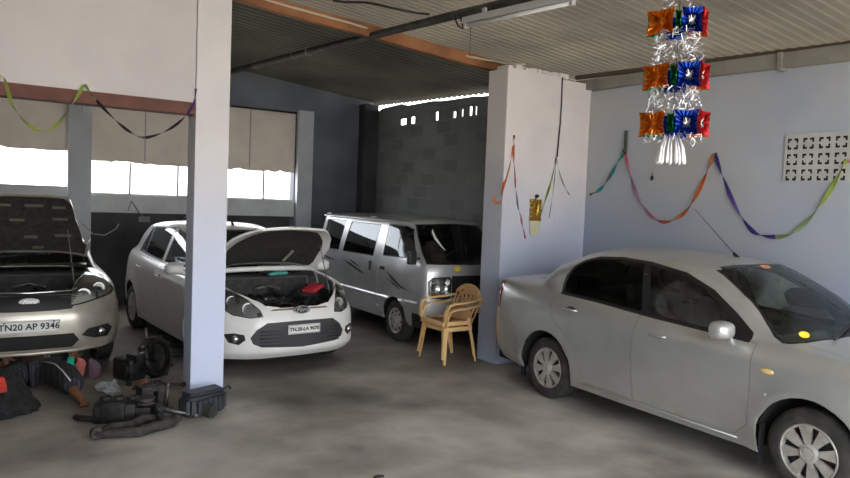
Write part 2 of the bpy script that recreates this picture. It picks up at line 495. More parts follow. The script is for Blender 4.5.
def mirror_housing(parent, x, y, z, m, face=BLK, w=.20, h=.13):
    s = 1 if y > 0 else -1
    b = B(); t = bmesh.new(); bmesh.ops.create_uvsphere(t, u_segments=18, v_segments=12, radius=1)
    for v in t.verts:
        c = v.co; v.co = Vector((max(c.x, -.35)*.085, math.copysign(abs(c.y)**.6, c.y)*w/2, math.copysign(abs(c.z)**.6, c.z)*h/2))
    b.merge(t, T(x, y+s*.10, z)); b.tube([(x-.02, y-s*.08, z-.07), (x, y+s*.05, z-.045)], .022, 8)
    o = b.out('wing_mirror', m, parent); autosmooth(o, 40)
    g = B(); g.box((x-.034, y+s*.10-w*.42, z-h*.38), (x-.030, y+s*.10+w*.42, z+h*.38), .001)
    g.out('mirror_glass', CHROME, o)
def handle(parent, x, y, z, m, L=.15, name='door_handle'):
    s = 1 if y > 0 else -1
    b = B(); b.mi = 1
    b.ball((x, y-s*.004, z), (L*.42, .012, .028)); b.mi = 0
    b.tube([(x-L*.5, y, z+.004), (x-L*.42, y+s*.026, z+.004), (x, y+s*.034, z+.003), (x+L*.42, y+s*.026, z), (x+L*.5, y, z)], [.011, .013, .012, .013, .011], 10)
    autosmooth(b.out(name, None, parent, mats=[m, BLK]), 50)

def open_bonnet(parent, bm, hinge, ang, paint, liner_poly, lift=(0, 0)):
    """swings the cut bonnet skin about its rear edge and gives it an inner frame with a felt liner"""
    M = T(hinge[0]+lift[0], hinge[1], hinge[2]+lift[1]) @ RY(-ang) @ T(-hinge[0], -hinge[1], -hinge[2])
    inner = bm.copy(); bm.normal_update(); inner.normal_update()
    x0 = min(v.co.x for v in bm.verts); x1 = max(v.co.x for v in bm.verts)
    o = skin_obj('bonnet', bm, paint, parent, .022); o.data.transform(M)
    for v in inner.verts: v.co -= v.normal*.022
    bmesh.ops.reverse_faces(inner, faces=inner.faces)
    i = obj('bonnet_inner_panel', inner.copy(), paint, o, True, recalc=False); i.data.transform(M)
    # liner: the part of the inner panel away from its border
    b = inner
    cut(b, liner_poly, 'xy', lambda c, n: True)
    kill = [f for f in b.faces if not inpoly(tuple(f.calc_center_median())[:2], liner_poly)]
    bmesh.ops.delete(b, geom=kill, context='FACES')
    for v in b.verts: v.co.z -= .012
    l = obj('bonnet_liner', b, LINER, o, True, recalc=False); l.data.transform(M)
    return o, M

def wipers(parent, pts, m=BLK):
    for a, bq in pts:
        b = B(); b.tube([a, bq], .008, 6); b.tube([Vector(a)+Vector((-.02, .01, .015)), Vector(bq)+Vector((-.005, .05, .012))], .006, 6)
        b.out('wiper', m, parent)

# ------------------------------------------------------------------ four-door saloon (used twice: closed and with its bonnet up)
SALOON = [
 [(3.24,0,.25),(3.22,.35,.255),(3.12,.60,.265),(2.95,.75,.27),(2.486,.80,.20),(1.75,.80,.20),(.95,.80,.20),(.1,.80,.21),(-.5,.78,.24),(-.80,.70,.27),(-.93,.4,.29),(-.95,0,.29)],
 [(3.28,0,.35),(3.26,.35,.35),(3.16,.62,.355),(2.97,.785,.36),(2.486,.83,.34),(1.75,.825,.30),(.95,.825,.30),(.1,.83,.34),(-.5,.82,.36),(-.85,.74,.38),(-.98,.4,.4),(-1.0,0,.4)],
 [(3.285,0,.56),(3.265,.35,.56),(3.16,.62,.57),(2.95,.79,.58),(2.486,.838,.58),(1.75,.842,.58),(.95,.842,.58),(.1,.84,.6),(-.5,.825,.62),(-.87,.745,.63),(-.99,.4,.64),(-1.0,0,.64)],
 [(3.25,0,.70),(3.23,.35,.70),(3.10,.62,.74),(2.88,.775,.78),(2.486,.83,.79),(1.75,.84,.80),(.95,.842,.82),(.1,.835,.84),(-.5,.81,.88),(-.86,.73,.91),(-.96,.4,.93),(-.97,0,.93)],
 [(3.18,0,.815),(3.14,.35,.82),(2.99,.60,.85),(2.78,.72,.88),(2.486,.775,.895),(1.80,.80,.90),(.95,.805,.93),(.1,.785,.96),(-.5,.765,1.01),(-.84,.69,1.045),(-.93,.4,1.06),(-.94,0,1.06)],
 [(2.80,0,.925),(2.78,.34,.92),(2.69,.55,.918),(2.57,.66,.922),(2.42,.715,.935),(1.95,.765,.93),(.95,.775,.965),(.1,.75,1.0),(-.45,.71,1.045),(-.70,.63,1.072),(-.80,.35,1.085),(-.81,0,1.09)],
 [(2.36,0,.985),(2.355,.33,.98),(2.325,.52,.972),(2.285,.62,.963),(2.22,.68,.953),(1.90,.73,.955),(.95,.745,.985),(.1,.725,1.02),(-.2,.68,1.06),(-.38,.60,1.085),(-.48,.35,1.10),(-.50,0,1.105)],
 [(2.03,0,1.23),(2.01,.31,1.225),(1.95,.49,1.21),(1.90,.575,1.20),(1.84,.62,1.19),(1.65,.655,1.19),(.95,.67,1.215),(.15,.655,1.235),(-.03,.61,1.245),(-.14,.54,1.25),(-.23,.32,1.27),(-.25,0,1.275)],
 [(1.63,0,1.415),(1.61,.29,1.41),(1.56,.44,1.395),(1.50,.51,1.375),(1.42,.545,1.36),(1.26,.575,1.375),(.80,.585,1.405),(.40,.575,1.395),(.26,.53,1.385),(.16,.46,1.385),(.08,.28,1.405),(.06,0,1.415)],
 [(1.48,0,1.45),(1.46,.25,1.445),(1.42,.37,1.435),(1.37,.43,1.425),(1.32,.46,1.42),(1.18,.48,1.43),(.80,.49,1.455),(.46,.48,1.44),(.36,.44,1.43),(.28,.38,1.43),(.23,.22,1.44),(.22,0,1.445)],
 [(1.3,0,1.475),(1.28,0,1.475),(1.22,0,1.477),(1.15,0,1.48),(1.1,0,1.48),(1.0,0,1.485),(.80,0,1.488),(.60,0,1.486),(.52,0,1.483),(.46,0,1.48),(.42,0,1.477),(.4,0,1.475)],
]
def saloon(paint, opened, label, loc, rz, plate_text):
    root = empty('car', loc, rz, label, 'car')
    bm = net_bm(SALOON, 8, 4, (0, 2.486), flare=.028, ar=.36, az=.31)
    side = lambda c, n: abs(c.y) > .42
    lowside = lambda c, n: abs(c.y) > .5
    front = lambda c, n: c.x > 2.7
    DLO = [(.07,1.01),(.055,1.10),(.07,1.19),(.13,1.28),(.22,1.345),(.39,1.392),(.67,1.412),(.98,1.40),(1.34,1.347),(1.62,1.245),(1.84,1.11),(2.0,.99),(2.01,.925),(1.14,.962),(.55,.995)]
    RG = [(.10,1.035),(.09,1.10),(.105,1.18),(.165,1.265),(.25,1.32),(.39,1.365),(.67,1.385),(.925,1.375),(1.03,.998),(.55,1.02)]
    FG = [(.995,1.37),(1.34,1.318),(1.58,1.225),(1.76,1.105),(1.84,.962),(1.13,.99)]
    hood_poly = [(2.355,.0),(2.35,.33),(2.325,.50),(2.30,.60),(2.62,.62),(2.92,.57),(3.145,.33),(3.17,.0)]
    hood_poly = hood_poly+[(x, -y) for x, y in reversed(hood_poly[1:-1])]
    ws = [(-.67,.962),(-.64,1.03),(-.565,1.22),(-.47,1.395),(-.3,1.412),(0,1.418),(.3,1.412),(.47,1.395),(.565,1.22),(.64,1.03),(.67,.962),(.5,.982),(.33,.991),(0,.997),(-.33,.991),(-.5,.982)]
    rwn = [(-.60,1.10),(-.5,1.27),(-.42,1.37),(0,1.40),(.42,1.37),(.5,1.27),(.60,1.10),(0,1.12)]
    fdoor = [(1.055,.995),(1.03,.62),(1.06,.27),(1.96,.26),(2.075,.37),(2.08,.62),(2.07,.93),(1.7,.97)]
    rdoor = [(1.05,.995),(1.025,.62),(1.055,.27),(.50,.28),(.44,.42),(.35,.58),(.20,.70),(.06,.80),(.03,.9),(.05,1.03)]
    S = [('front_door', 'xz', fdoor, lowside, .0035), ('rear_door', 'xz', rdoor, lowside, .0035),
         ('_del', 'xz', circle(0, .31, .345, 30), lambda c, n: abs(c.y) > .35 and c.z < .7, 0),
         ('_del', 'xz', circle(2.486, .31, .345, 30), lambda c, n: abs(c.y) > .35 and c.z < .7, 0),
         ('window_surround', 'xz', DLO, side, 0), ('side_window', 'xz', RG, side, 0), ('side_window', 'xz', FG, side, 0),
         ('windscreen_seal', 'yz', offset_poly(ws, -.012), lambda c, n: 1.3 < c.x < 2.5 and n.x > .2, 0),
         ('windscreen', 'yz', ws, lambda c, n: 1.3 < c.x < 2.5 and n.x > .2, 0),
         ('rear_window', 'yz', rwn, lambda c, n: -.6 < c.x < .3 and n.x < -.15, 0),
         ('bonnet', 'xy', hood_poly, lambda c, n: c.z > .70 and n.z > .25 and c.x > 2.1, .003),
         ('tail_lamp', 'xz', [(-.745,1.035),(-.775,.76),(-1.1,.74),(-1.1,1.05)], lambda c, n: c.x < -.6 and abs(c.y) > .5, .002),
         ('rear_bumper', 'xz', [(-.45,.45),(-.45,.635),(-1.1,.66),(-1.1,.15),(-.34,.15),(-.36,.3)], lambda c, n: c.x < -.3, .003)]
    if opened:
        up = [(-.45,.825),(-.355,.675),(-.2,.665),(0,.662),(.2,.665),(.355,.675),(.45,.825),(0,.845)]
        lg = [(-.37,.44),(-.42,.36),(-.36,.305),(.36,.305),(.42,.37),(.37,.44)]
        S += [('upper_grille', 'yz', up, front, 0), ('lower_grille', 'yz', lg, front, 0)]
        for s in (1, -1):
            hl = [(.345*s,.70),(.36*s,.82),(.45*s,.90),(.57*s,.945),(.70*s,.90),(.79*s,.80),(.74*s,.775),(.6*s,.745),(.45*s,.715)]
            fg = [(.44*s,.41),(.50*s,.47),(.69*s,.49),(.74*s,.44),(.69*s,.365),(.56*s,.37)]
            S += [('headlamp_housing', 'yz', offset_poly(hl, -.006), lambda c, n: c.x > 2.5, 0), ('headlamp', 'yz', hl, lambda c, n: c.x > 2.5, 0), ('fog_recess', 'yz', fg, front, 0)]
    P = body_parts(bm, S)
    skin_obj('body', P['body'], paint, root, .018)
    for nm in ('front_door', 'rear_door'):
        for h in split_side(P[nm]): skin_obj('door', h, paint, root, .02)
    ra, rb = split_side(P['window_surround'])
    for h in (ra, rb): skin_obj('window_surround', h, TRIM, root, .006)
    ga, gb = split_side(P['side_window'])
    for h in (ga, gb): skin_obj('side_window', h, G_SED if not opened else G_MID, root)
    skin_obj('windscreen', P['windscreen'], G_CLR, root)
    if 'windscreen_seal' in P: skin_obj('windscreen_seal', P['windscreen_seal'], TRIM, root, .006)
    if 'rear_window' in P: skin_obj('rear_window', P['rear_window'], G_DARK, root)
    skin_obj('rear_bumper', P['rear_bumper'], paint, root, .02)
    for h in split_side(P['tail_lamp']): skin_obj('tail_lamp', h, REDL, root, .02)
    arch_liner(root, 0, .36, .5, .80); arch_liner(root, 2.486, .36, .5, .80)
    b = B(); b.box((-.9, -.66, .2), (-.4, .66, .3)); b.box((-.4, -.48, .18), (.4, .48, .3)); b.box((.4, -.76, .19), (2.08, .76, .26)); b.box((2.08, -.48, .18), (3.1, .48, .24))
    b.tube([(-.8, .3, .2), (.3, .25, .2), (1.9, .1, .19)], .025, 8)
    b.out('underbody', UNDER, root)
    for x in (0, 2.486):
        for s in (1, -1): wheel(root, x, s*.715, .292, .18, .188)
    if not opened:
        skin_obj('bonnet', P['bonnet'], paint, root, .02)
        seats(root, [(1.15, -.37), (1.15, .37)], UPH); 
        b = B(); b.box((-.05, -.6, .32), (.42, .6, .48), .05); b.box((-.06, -.6, 0), (.06, .6, .58), .05, T(-.08, 0, .45) @ RY(-.35))
        autosmooth(b.out('seat', UPH, root), 40)
        b = B(); b.box((1.78, -.66, .60), (2.30, .66, .90), .07); b.box((1.70, -.45, .72), (1.9, -.15, .93), .05)
        b.box((.3, -.6, .26), (1.9, .6, .30)); autosmooth(b.out('dashboard', DASH, root), 40)
        b = B(); b.tube([(1.62+.06*math.sin(a), -.36+.18*math.cos(a), .90+.17*math.sin(a)) for a in [2*PI*k/28 for k in range(28)]], .014, 8, closed=True)
        b.tube([(1.62, -.54, .90), (1.63, -.36, .88), (1.62, -.18, .90)], .012, 8); b.tube([(1.63, -.36, .89), (1.85, -.36, .80)], .03, 10)
        b.out('steering_wheel', BLK, root, True)
        for s in (1, -1): b = B(); b.box((.95, s*.62-.02, .3), (.99, s*.62+.02, 1.30)); b.out('door_pillar', DASH, root)
        b = B(); b.tube([(1.38, 0, 1.455), (1.34, 0, 1.50)], [.022, .012], 10); b.tube([(1.35, 0, 1.49), (.86, .10, 1.86)], [.0035, .002], 6)
        b.out('antenna', BLK, root)
        wipers(root, [((2.39, -.38, .992), (2.26, .18, 1.075)), ((2.40, .12, 1.0), (2.24, .56, 1.04))])
        b = B(); b.prism(circle(0, 0, .035, 20, sq=.6), 0, .003, T(2.262, -.53, 1.012) @ RZ(-.35) @ RY(.93) @ RZ(PI/2) @ Matrix.Diagonal((1.2,1.2,1,1))); b.out('windscreen_sticker', YEL, root)
        b = B(); b.box((-.0015, -.06, -.022), (.0015, .06, .022), 0, T(1.645, -.02, 1.413) @ RY(-.95)); b.out('windscreen_strip', mat('orange_strip', (.5, .22, .12), .7), root)
        for s in (1, -1):
            b = B(); b.ball((2.195, s*.838, .77), (.05, .012, .02)); b.out('side_indicator', AMB, root, True)
            b = B(); b.ball((2.20, s*.845, .61), (.012, .004, .012)); b.out('fender_stud', mat('stud_white', (.9, .9, .88), .3), root, True)
            b = B(); b.box((2.155, s*.79-.03, .12), (2.165, s*.79+.03, .40), .004); b.out('mud_flap', BLK, root)
            b = B(); b.box((-.36, s*.78-.03, .13), (-.35, s*.78+.03, .33), .004); b.out('mud_flap', BLK, root)
            handle(root, .30, s*.822, .90, paint); handle(root, 1.28, s*.826, .845, paint)
            b = B(); b.tube([(.5, s*.822, .262), (1.1, s*.822, .25), (2.0, s*.822, .25)], .008, 8); b.out('sill_strip', paint, root, True)
        mirror_housing(root, 1.87, -.80, 1.00, paint); mirror_housing(root, 1.87, .80, 1.00, paint)
    else:
        mirror_housing(root, 1.87, -.80, 1.00, paint)
        gb2 = B()
        for k in range(6): gb2.box((3.17, -.34-.015*k, .69+k*.022), (3.225-.008*k, .34+.015*k, .696+k*.022))
        skin_obj('upper_grille', P['upper_grille'], BLK, root, .02); gb2.out('grille_slats', BLK, root)
        skin_obj('lower_grille', P['lower_grille'], mat('mesh_black', (.012, .012, .012), .8), root, .03)
        cb = B(); cb.tube([(3.02, -.47, .84), (3.12, -.35, .832), (3.185, 0, .828), (3.12, .35, .832), (3.02, .47, .84)], .011, 8); cb.out('chrome_strip', CHROME, root, True)
        for h in split_side(P['fog_recess']): skin_obj('fog_lamp_recess', h, BLK, root, .03)
        for s in (1, -1):
            f = B(); f.lathe([(.0, .02), (.034, .012), (.042, 0), (.042, -.03)], 20, T(3.155, s*.62, .425) @ RY(PI/2-.1)); f.out('fog_lamp', CHROME, root, True)
        hh = split_side(P['headlamp'])
        hs = split_side(P['headlamp_housing']) if 'headlamp_housing' in P else []
        for h in hs: skin_obj('headlamp_rim', h, TRIM, root, .01)
        for h, s in zip(hh, (1, -1)):
            back = h.copy()
            for v in back.verts: v.co.x -= .03; v.co.y -= s*.012
            lamp = skin_obj('headlamp', h, LENS, root, 0)
            skin_obj('headlamp_bowl', back, mat('lamp_bowl', (.62, .61, .57), .4, .2), lamp, 0)
            for yy, zz, xx, r in ((.47, .785, 3.08, .062), (.62, .835, 2.96, .055)):
                q = B(); q.lathe([(0, .012), (.008, .012), (.012, 0), (r*.5, -.005), (r, .02), (r*1.08, .015)], 20, T(xx+.02, s*yy, zz) @ RY(PI/2))
                q.out('headlamp_reflector', REFL, lamp, True)
        engine_bay(root, 2.28, 3.10, .60, .86, 0)
        o, M = open_bonnet(root, P['bonnet'], (2.29, 0, .965), math.radians(60), paint, offset_poly(hood_poly, .035), (-.05, .12))
        for (x, y, w) in ((3.02,-.2,.13),(3.02,.06,.16),(3.0,.28,.12),(2.84,.30,.14),(2.82,-.08,.13),(2.62,.34,.15),(2.60,.05,.12),(2.62,-.3,.14),(2.46,.12,.10),(2.84,-.42,.12)):
            z = .985+(.1*(1-((x-2.22)/.94)**2))*0-.01
            zz = .965-.045*((x-2.29)/.5)-.06*max(0, (x-2.7)/.45)**1.5-.055
            sl = B(); sl.box((x-.012, y-w/2, zz-.012), (x+.012, y+w/2, zz+.012), .005)
            so = sl.out('bonnet_rib', mat('rib_metal', (.20, .175, .14), .5, .3), o); so.data.transform(M)
        pr = B(); pr.tube([(3.0, .40, .86), (2.70, .36, 1.40)], .006, 6); pr.out('bonnet_stay', ALU, root)
        gap = B(); gap.tube([(2.98, -.77, .295), (3.14, -.63, .285), (3.26, -.38, .275), (3.28, 0, .272), (3.26, .38, .275), (3.14, .63, .285), (2.98, .77, .295)], .02, 8)
        gap.out('bumper_lip', paint, root, True)
        cw = B(); cw.box((2.17, -.60, .97), (2.23, .60, 1.015), .01); cw.out('cowl_panel', paint, root)
        wipers(root, [((2.30, -.45, 1.06), (2.2, .12, 1.12))])
        seats(root, [(1.15, -.37), (1.15, .37)], UPHD)
        b = B(); b.box((1.78, -.66, .60), (2.20, .66, .90), .07); autosmooth(b.out('dashboard', DASH, root), 40)
        plate(root, 3.298, .528, .50, .118, plate_text, size=.081)
        for s in (-1, 1):
            z = B(); z.tube([(3.302, s*.2, .575), (3.31, s*.2, .575)], .008, 8); z.out('plate_screw', INK, root)
        badge(root, 3.225, .752, .17, .068, -.1, False)
        for s in (1, -1):
            bs = B(); bs.tube([(3.235, s*.40, .605), (3.185, s*.56, .61), (3.10, s*.68, .615), (2.99, s*.765, .62)], .013, 8); bs.out('bumper_moulding', paint, root, True)
    return root

# ------------------------------------------------------------------ white hatchback with its bonnet up
HATCH = [
 [(3.18,0,.19),(3.16,.35,.19),(3.06,.60,.19),(2.92,.74,.19),(2.486,.80,.20),(1.75,.80,.20),(.95,.80,.20),(.1,.80,.22),(-.2,.79,.25),(-.36,.70,.28),(-.44,.4,.3),(-.46,0,.3)],
 [(3.285,0,.29),(3.26,.35,.29),(3.15,.62,.29),(2.97,.77,.30),(2.486,.83,.34),(1.75,.82,.30),(.95,.82,.30),(.1,.825,.34),(-.2,.815,.36),(-.42,.73,.38),(-.5,.4,.4),(-.51,0,.4)],
 [(3.29,0,.50),(3.265,.35,.50),(3.16,.60,.51),(2.96,.77,.55),(2.486,.835,.58),(1.75,.838,.58),(.95,.838,.58),(.1,.835,.6),(-.2,.82,.62),(-.43,.735,.63),(-.51,.4,.64),(-.52,0,.64)],
 [(3.26,0,.63),(3.235,.35,.635),(3.10,.60,.66),(2.88,.755,.72),(2.486,.825,.78),(1.75,.835,.80),(.95,.838,.83),(.1,.83,.86),(-.2,.80,.89),(-.42,.72,.91),(-.49,.4,.93),(-.50,0,.93)],
 [(3.19,0,.745),(3.15,.35,.755),(2.97,.60,.81),(2.76,.72,.87),(2.486,.775,.895),(1.85,.80,.915),(.95,.805,.94),(.1,.785,.98),(-.2,.755,1.01),(-.42,.68,1.02),(-.485,.4,1.03),(-.49,0,1.03)],
 [(2.84,0,.92),(2.82,.34,.92),(2.70,.55,.92),(2.58,.66,.925),(2.42,.715,.935),(1.98,.765,.94),(.95,.775,.965),(.1,.75,1.01),(-.2,.72,1.04),(-.40,.655,1.05),(-.47,.38,1.06),(-.475,0,1.06)],
 [(2.46,0,1.02),(2.44,.33,1.015),(2.36,.52,1.0),(2.30,.62,.985),(2.24,.68,.97),(1.95,.73,.96),(.95,.745,.99),(.1,.725,1.04),(-.17,.69,1.075),(-.37,.62,1.08),(-.45,.36,1.09),(-.455,0,1.09)],
 [(2.07,0,1.24),(2.05,.31,1.235),(1.98,.49,1.22),(1.93,.575,1.21),(1.86,.62,1.20),(1.68,.65,1.20),(.95,.665,1.215),(.15,.655,1.235),(-.10,.62,1.25),(-.27,.56,1.26),(-.36,.32,1.27),(-.37,0,1.275)],
 [(1.68,0,1.405),(1.66,.29,1.40),(1.60,.44,1.39),(1.54,.51,1.375),(1.45,.55,1.365),(1.28,.58,1.375),(.80,.592,1.405),(.25,.58,1.395),(.02,.545,1.385),(-.12,.48,1.385),(-.20,.28,1.40),(-.21,0,1.405)],
 [(1.50,0,1.435),(1.48,.25,1.43),(1.44,.37,1.42),(1.38,.43,1.415),(1.33,.46,1.41),(1.18,.48,1.42),(.80,.49,1.445),(.32,.48,1.435),(.16,.44,1.425),(.04,.38,1.42),(-.02,.22,1.43),(-.03,0,1.435)],
 [(1.3,0,1.455),(1.28,0,1.455),(1.22,0,1.457),(1.15,0,1.46),(1.1,0,1.46),(1.0,0,1.465),(.80,0,1.468),(.50,0,1.466),(.36,0,1.463),(.28,0,1.46),(.22,0,1.457),(.2,0,1.455)],
]
def hatchback(paint, label, loc, rz):
    root = empty('car', loc, rz, label, 'car')
    bm = net_bm(HATCH, 8, 4, (0, 2.489), flare=.016, ar=.36, az=.31)
    side = lambda c, n: abs(c.y) > .42
    lowside = lambda c, n: abs(c.y) > .5
    front = lambda c, n: c.x > 2.7
    DLO = [(.05,1.035),(.10,1.14),(.235,1.35),(.30,1.383),(.7,1.405),(1.15,1.40),(1.5,1.335),(1.8,1.17),(2.05,.985),(2.06,.94),(1.1,.975),(.35,1.02)]
    QG = [(.085,1.055),(.13,1.14),(.255,1.34),(.30,1.355),(.315,1.05)]
    RG = [(.36,1.045),(.345,1.362),(.7,1.382),(1.10,1.376),(1.05,1.0)]
    FG = [(1.15,1.0),(1.20,1.37),(1.48,1.315),(1.76,1.15),(1.86,.97)]
    hood_poly = [(2.26,.0),(2.26,.50),(2.28,.63),(2.45,.665),(2.75,.645),(2.93,.575),(3.08,.46),(3.175,.36),(3.215,.2),(3.225,.0)]
    hood_poly = hood_poly+[(x, -y) for x, y in reversed(hood_poly[1:-1])]
    ws = [(-.66,1.0),(-.64,1.04),(-.565,1.23),(-.48,1.39),(-.3,1.402),(0,1.408),(.3,1.402),(.48,1.39),(.565,1.23),(.64,1.04),(.66,1.0),(.4,1.03),(0,1.04),(-.4,1.03)]
    rwn = [(-.58,1.08),(-.5,1.25),(-.43,1.36),(0,1.38),(.43,1.36),(.5,1.25),(.58,1.08)]
    fdoor = [(1.10,1.0),(1.08,.62),(1.12,.27),(1.98,.26),(2.075,.37),(2.09,.62),(2.08,.95),(1.7,.98)]
    rdoor = [(1.095,1.0),(1.075,.62),(1.115,.27),(.50,.28),(.44,.42),(.35,.58),(.25,.68),(.20,.80),(.22,.9),(.30,1.03)]
    S = [('front_door', 'xz', fdoor, lowside, .0035), ('rear_door', 'xz', rdoor, lowside, .0035),
         ('_del', 'xz', circle(0, .31, .345, 30), lambda c, n: abs(c.y) > .35 and c.z < .7, 0),
         ('_del', 'xz', circle(2.489, .31, .345, 30), lambda c, n: abs(c.y) > .35 and c.z < .7, 0),
         ('window_surround', 'xz', DLO, side, 0), ('quarter', 'xz', QG, side, 0), ('rwin', 'xz', RG, side, 0), ('fwin', 'xz', FG, side, 0),
         ('door_pillar', 'xz', [(1.05,.97),(1.10,1.39),(1.20,1.39),(1.15,.97)], lambda c, n: abs(c.y) > .42 and c.z > .985, 0),
         ('windscreen', 'yz', ws, lambda c, n: 1.3 < c.x < 2.5 and n.x > .2, 0),
         ('rear_window', 'yz', rwn, lambda c, n: c.x < .0 and n.x < -.3, 0),
         ('bonnet', 'xy', hood_poly, lambda c, n: c.z > .64 and n.z > .02 and c.x > 2.1, .003),
         ('tail_lamp', 'xz', [(-.30,1.08),(-.33,.72),(-.7,.70),(-.7,1.10)], lambda c, n: c.x < -.25 and abs(c.y) > .52, .002),
         ('lower_grille', 'yz', [(-.37,.565),(-.47,.50),(-.525,.42),(-.50,.36),(-.42,.325),(0,.30),(.42,.325),(.50,.36),(.525,.42),(.47,.50),(.37,.565),(0,.572)], front, 0),
         ('badge_recess', 'yz', [(-.33,.676),(-.30,.692),(-.1,.696),(.1,.696),(.30,.692),(.33,.676),(.12,.679),(-.12,.679)], front, 0)]
    for s in (1, -1):
        hl = [(.40*s,.625),(.42*s,.69),(.50*s,.78),(.60*s,.855),(.665*s,.875),(.72*s,.80),(.735*s,.70),(.66*s,.635),(.52*s,.61)]
        fg = [(.575*s,.45),(.565*s,.40),(.62*s,.35),(.70*s,.37),(.735*s,.45),(.66*s,.465)]
        S += [('headlamp', 'yz', hl, lambda c, n: c.x > 2.5, 0), ('fog_recess', 'yz', fg, front, 0)]
    P = body_parts(bm, S)
    skin_obj('body', P['body'], paint, root, .018)
    for nm in ('front_door', 'rear_door'):
        for h in split_side(P[nm]): skin_obj('door', h, paint, root, .02)
    for h in split_side(P['window_surround']): skin_obj('window_surround', h, TRIM, root, .006)
    for k in ('quarter', 'rwin', 'fwin'):
        for h in split_side(P[k]): skin_obj('side_window', h, G_MID, root)
    for h in split_side(P['door_pillar']): skin_obj('door_pillar', h, paint, root, .01)
    skin_obj('windscreen', P['windscreen'], G_CLR, root)
    if 'rear_window' in P: skin_obj('rear_window', P['rear_window'], G_DARK, root)
    for h in split_side(P['tail_lamp']): skin_obj('tail_lamp', h, REDL, root, .02)
    skin_obj('lower_grille', P['lower_grille'], mat('grille_grey', (.045, .045, .048), .6), root, .04)
    skin_obj('chrome_strip', P['badge_recess'], CHROME, root, .01)
    for k in range(5):
        g = B(); g.box((3.2, -.44, .34+k*.035), (3.282, .44, .345+k*.035)); g.out('grille_slat', BLK, root)
    for h in split_side(P['fog_recess']): skin_obj('fog_lamp_recess', h, BLK, root, .02)
    for s in (1, -1):
        f = B(); f.lathe([(.0, .02), (.03, .012), (.036, 0), (.036, -.03)], 20, T(3.135, s*.65, .41) @ RZ(s*.35) @ RY(PI/2-.1)); f.out('fog_lamp', CHROME, root, True)
    for h, s in zip(split_side(P['headlamp']), (1, -1)):
        back = h.copy()
        for v in back.verts: v.co.x -= .03; v.co.y -= s*.012
        lamp = skin_obj('headlamp', h, LENS, root, 0)
        skin_obj('headlamp_bowl', back, mat('lamp_bowl_dark', (.30, .30, .29), .4, .2), lamp, 0)
        for yy, zz, xx, r in ((.52, .70, 3.08, .055), (.63, .76, 2.93, .05)):
            q = B(); q.lathe([(0, .012), (.008, .012), (.012, 0), (r*.5, -.005), (r, .02), (r*1.08, .015)], 20, T(xx+.02, s*yy, zz) @ RY(PI/2))
            q.out('headlamp_reflector', REFL, lamp, True)
    arch_liner(root, 0, .36, .5, .80); arch_liner(root, 2.489, .36, .5, .80)
    b = B(); b.box((-.4, -.66, .2), (-.38, .66, .3)); b.box((-.4, -.48, .18), (.4, .48, .3)); b.box((.4, -.76, .19), (2.08, .76, .26)); b.box((2.08, -.48, .18), (3.1, .48, .24))
    b.out('underbody', UNDER, root)
    for x in (0, 2.489):
        for s in (1, -1): wheel(root, x, s*.715, .29, .175, .185)
    engine_bay(root, 2.30, 3.02, .58, .86, 1, 3.19)
    r = B(); r.box((2.66, .30, .80), (2.82, .52, .845), .02, T(2.74, .41, .8) @ RZ(.5) @ RX(.25) @ T(-2.74, -.41, -.8)); autosmooth(tag(r.out('red_cap', RED, root)), 40)
    tcl = B(); tcl.ball((2.32, .20, .95), (.05, .11, .03)); tcl.ball((2.34, .10, .94), (.04, .06, .02)); tcl.out('bay_hose_cover', mat('teal_plastic', (.10, .45, .40), .5), root, True)
    o, M = open_bonnet(root, P['bonnet'], (2.28, 0, .985), math.radians(49), paint, offset_poly(hood_poly, .10))
    st = B(); st.tube([(2.95, .50, .78), (2.68, .50, 1.33)], .006, 6); st.out('bonnet_stay', ALU, root)
    rb = B(); rb.box((2.5, .17, .895), (2.68, .20, .915), .006, T(2.59, .185, .9) @ RZ(.4) @ T(-2.59, -.185, -.9))
    ro = rb.out('bonnet_rib', mat('rib_pale', (.30, .27, .22), .6), o); ro.data.transform(M)
    cw = B(); cw.tube([(2.26, -.66, .975), (2.36, -.50, 1.0), (2.42, -.3, 1.015), (2.44, 0, 1.02), (2.42, .3, 1.015), (2.36, .50, 1.0), (2.26, .66, .975)], .03, 8)
    cw.out('cowl_panel', paint, root, True)
    seats(root, [(1.15, -.37), (1.15, .37)], UPHD)
    b = B(); b.box((1.78, -.66, .60), (2.20, .66, .90), .07); autosmooth(b.out('dashboard', DASH, root), 40)
    for s in (1, -1):
        mirror_housing(root, 2.02, s*.80, 1.0, paint); handle(root, .42, s*.825, .87, paint); handle(root, 1.28, s*.832, .83, paint)
    fc = B(); fc.prism(circle(0, 0, .075, 20), 0, .003, T(.02, -.812, .87) @ RX(PI/2)); fc.out('fuel_flap', paint, root)
    plate(root, 3.298, .487, .36, .095, 'TN.20-LA 9070', size=.052, y=.018)
    badge(root, 3.268, .680, .185, .082, -.1, True)
    an = B(); an.tube([(1.40, 0, 1.45), (1.36, 0, 1.49)], [.02, .01], 8); an.out('antenna_base', BLK, root)
    return root

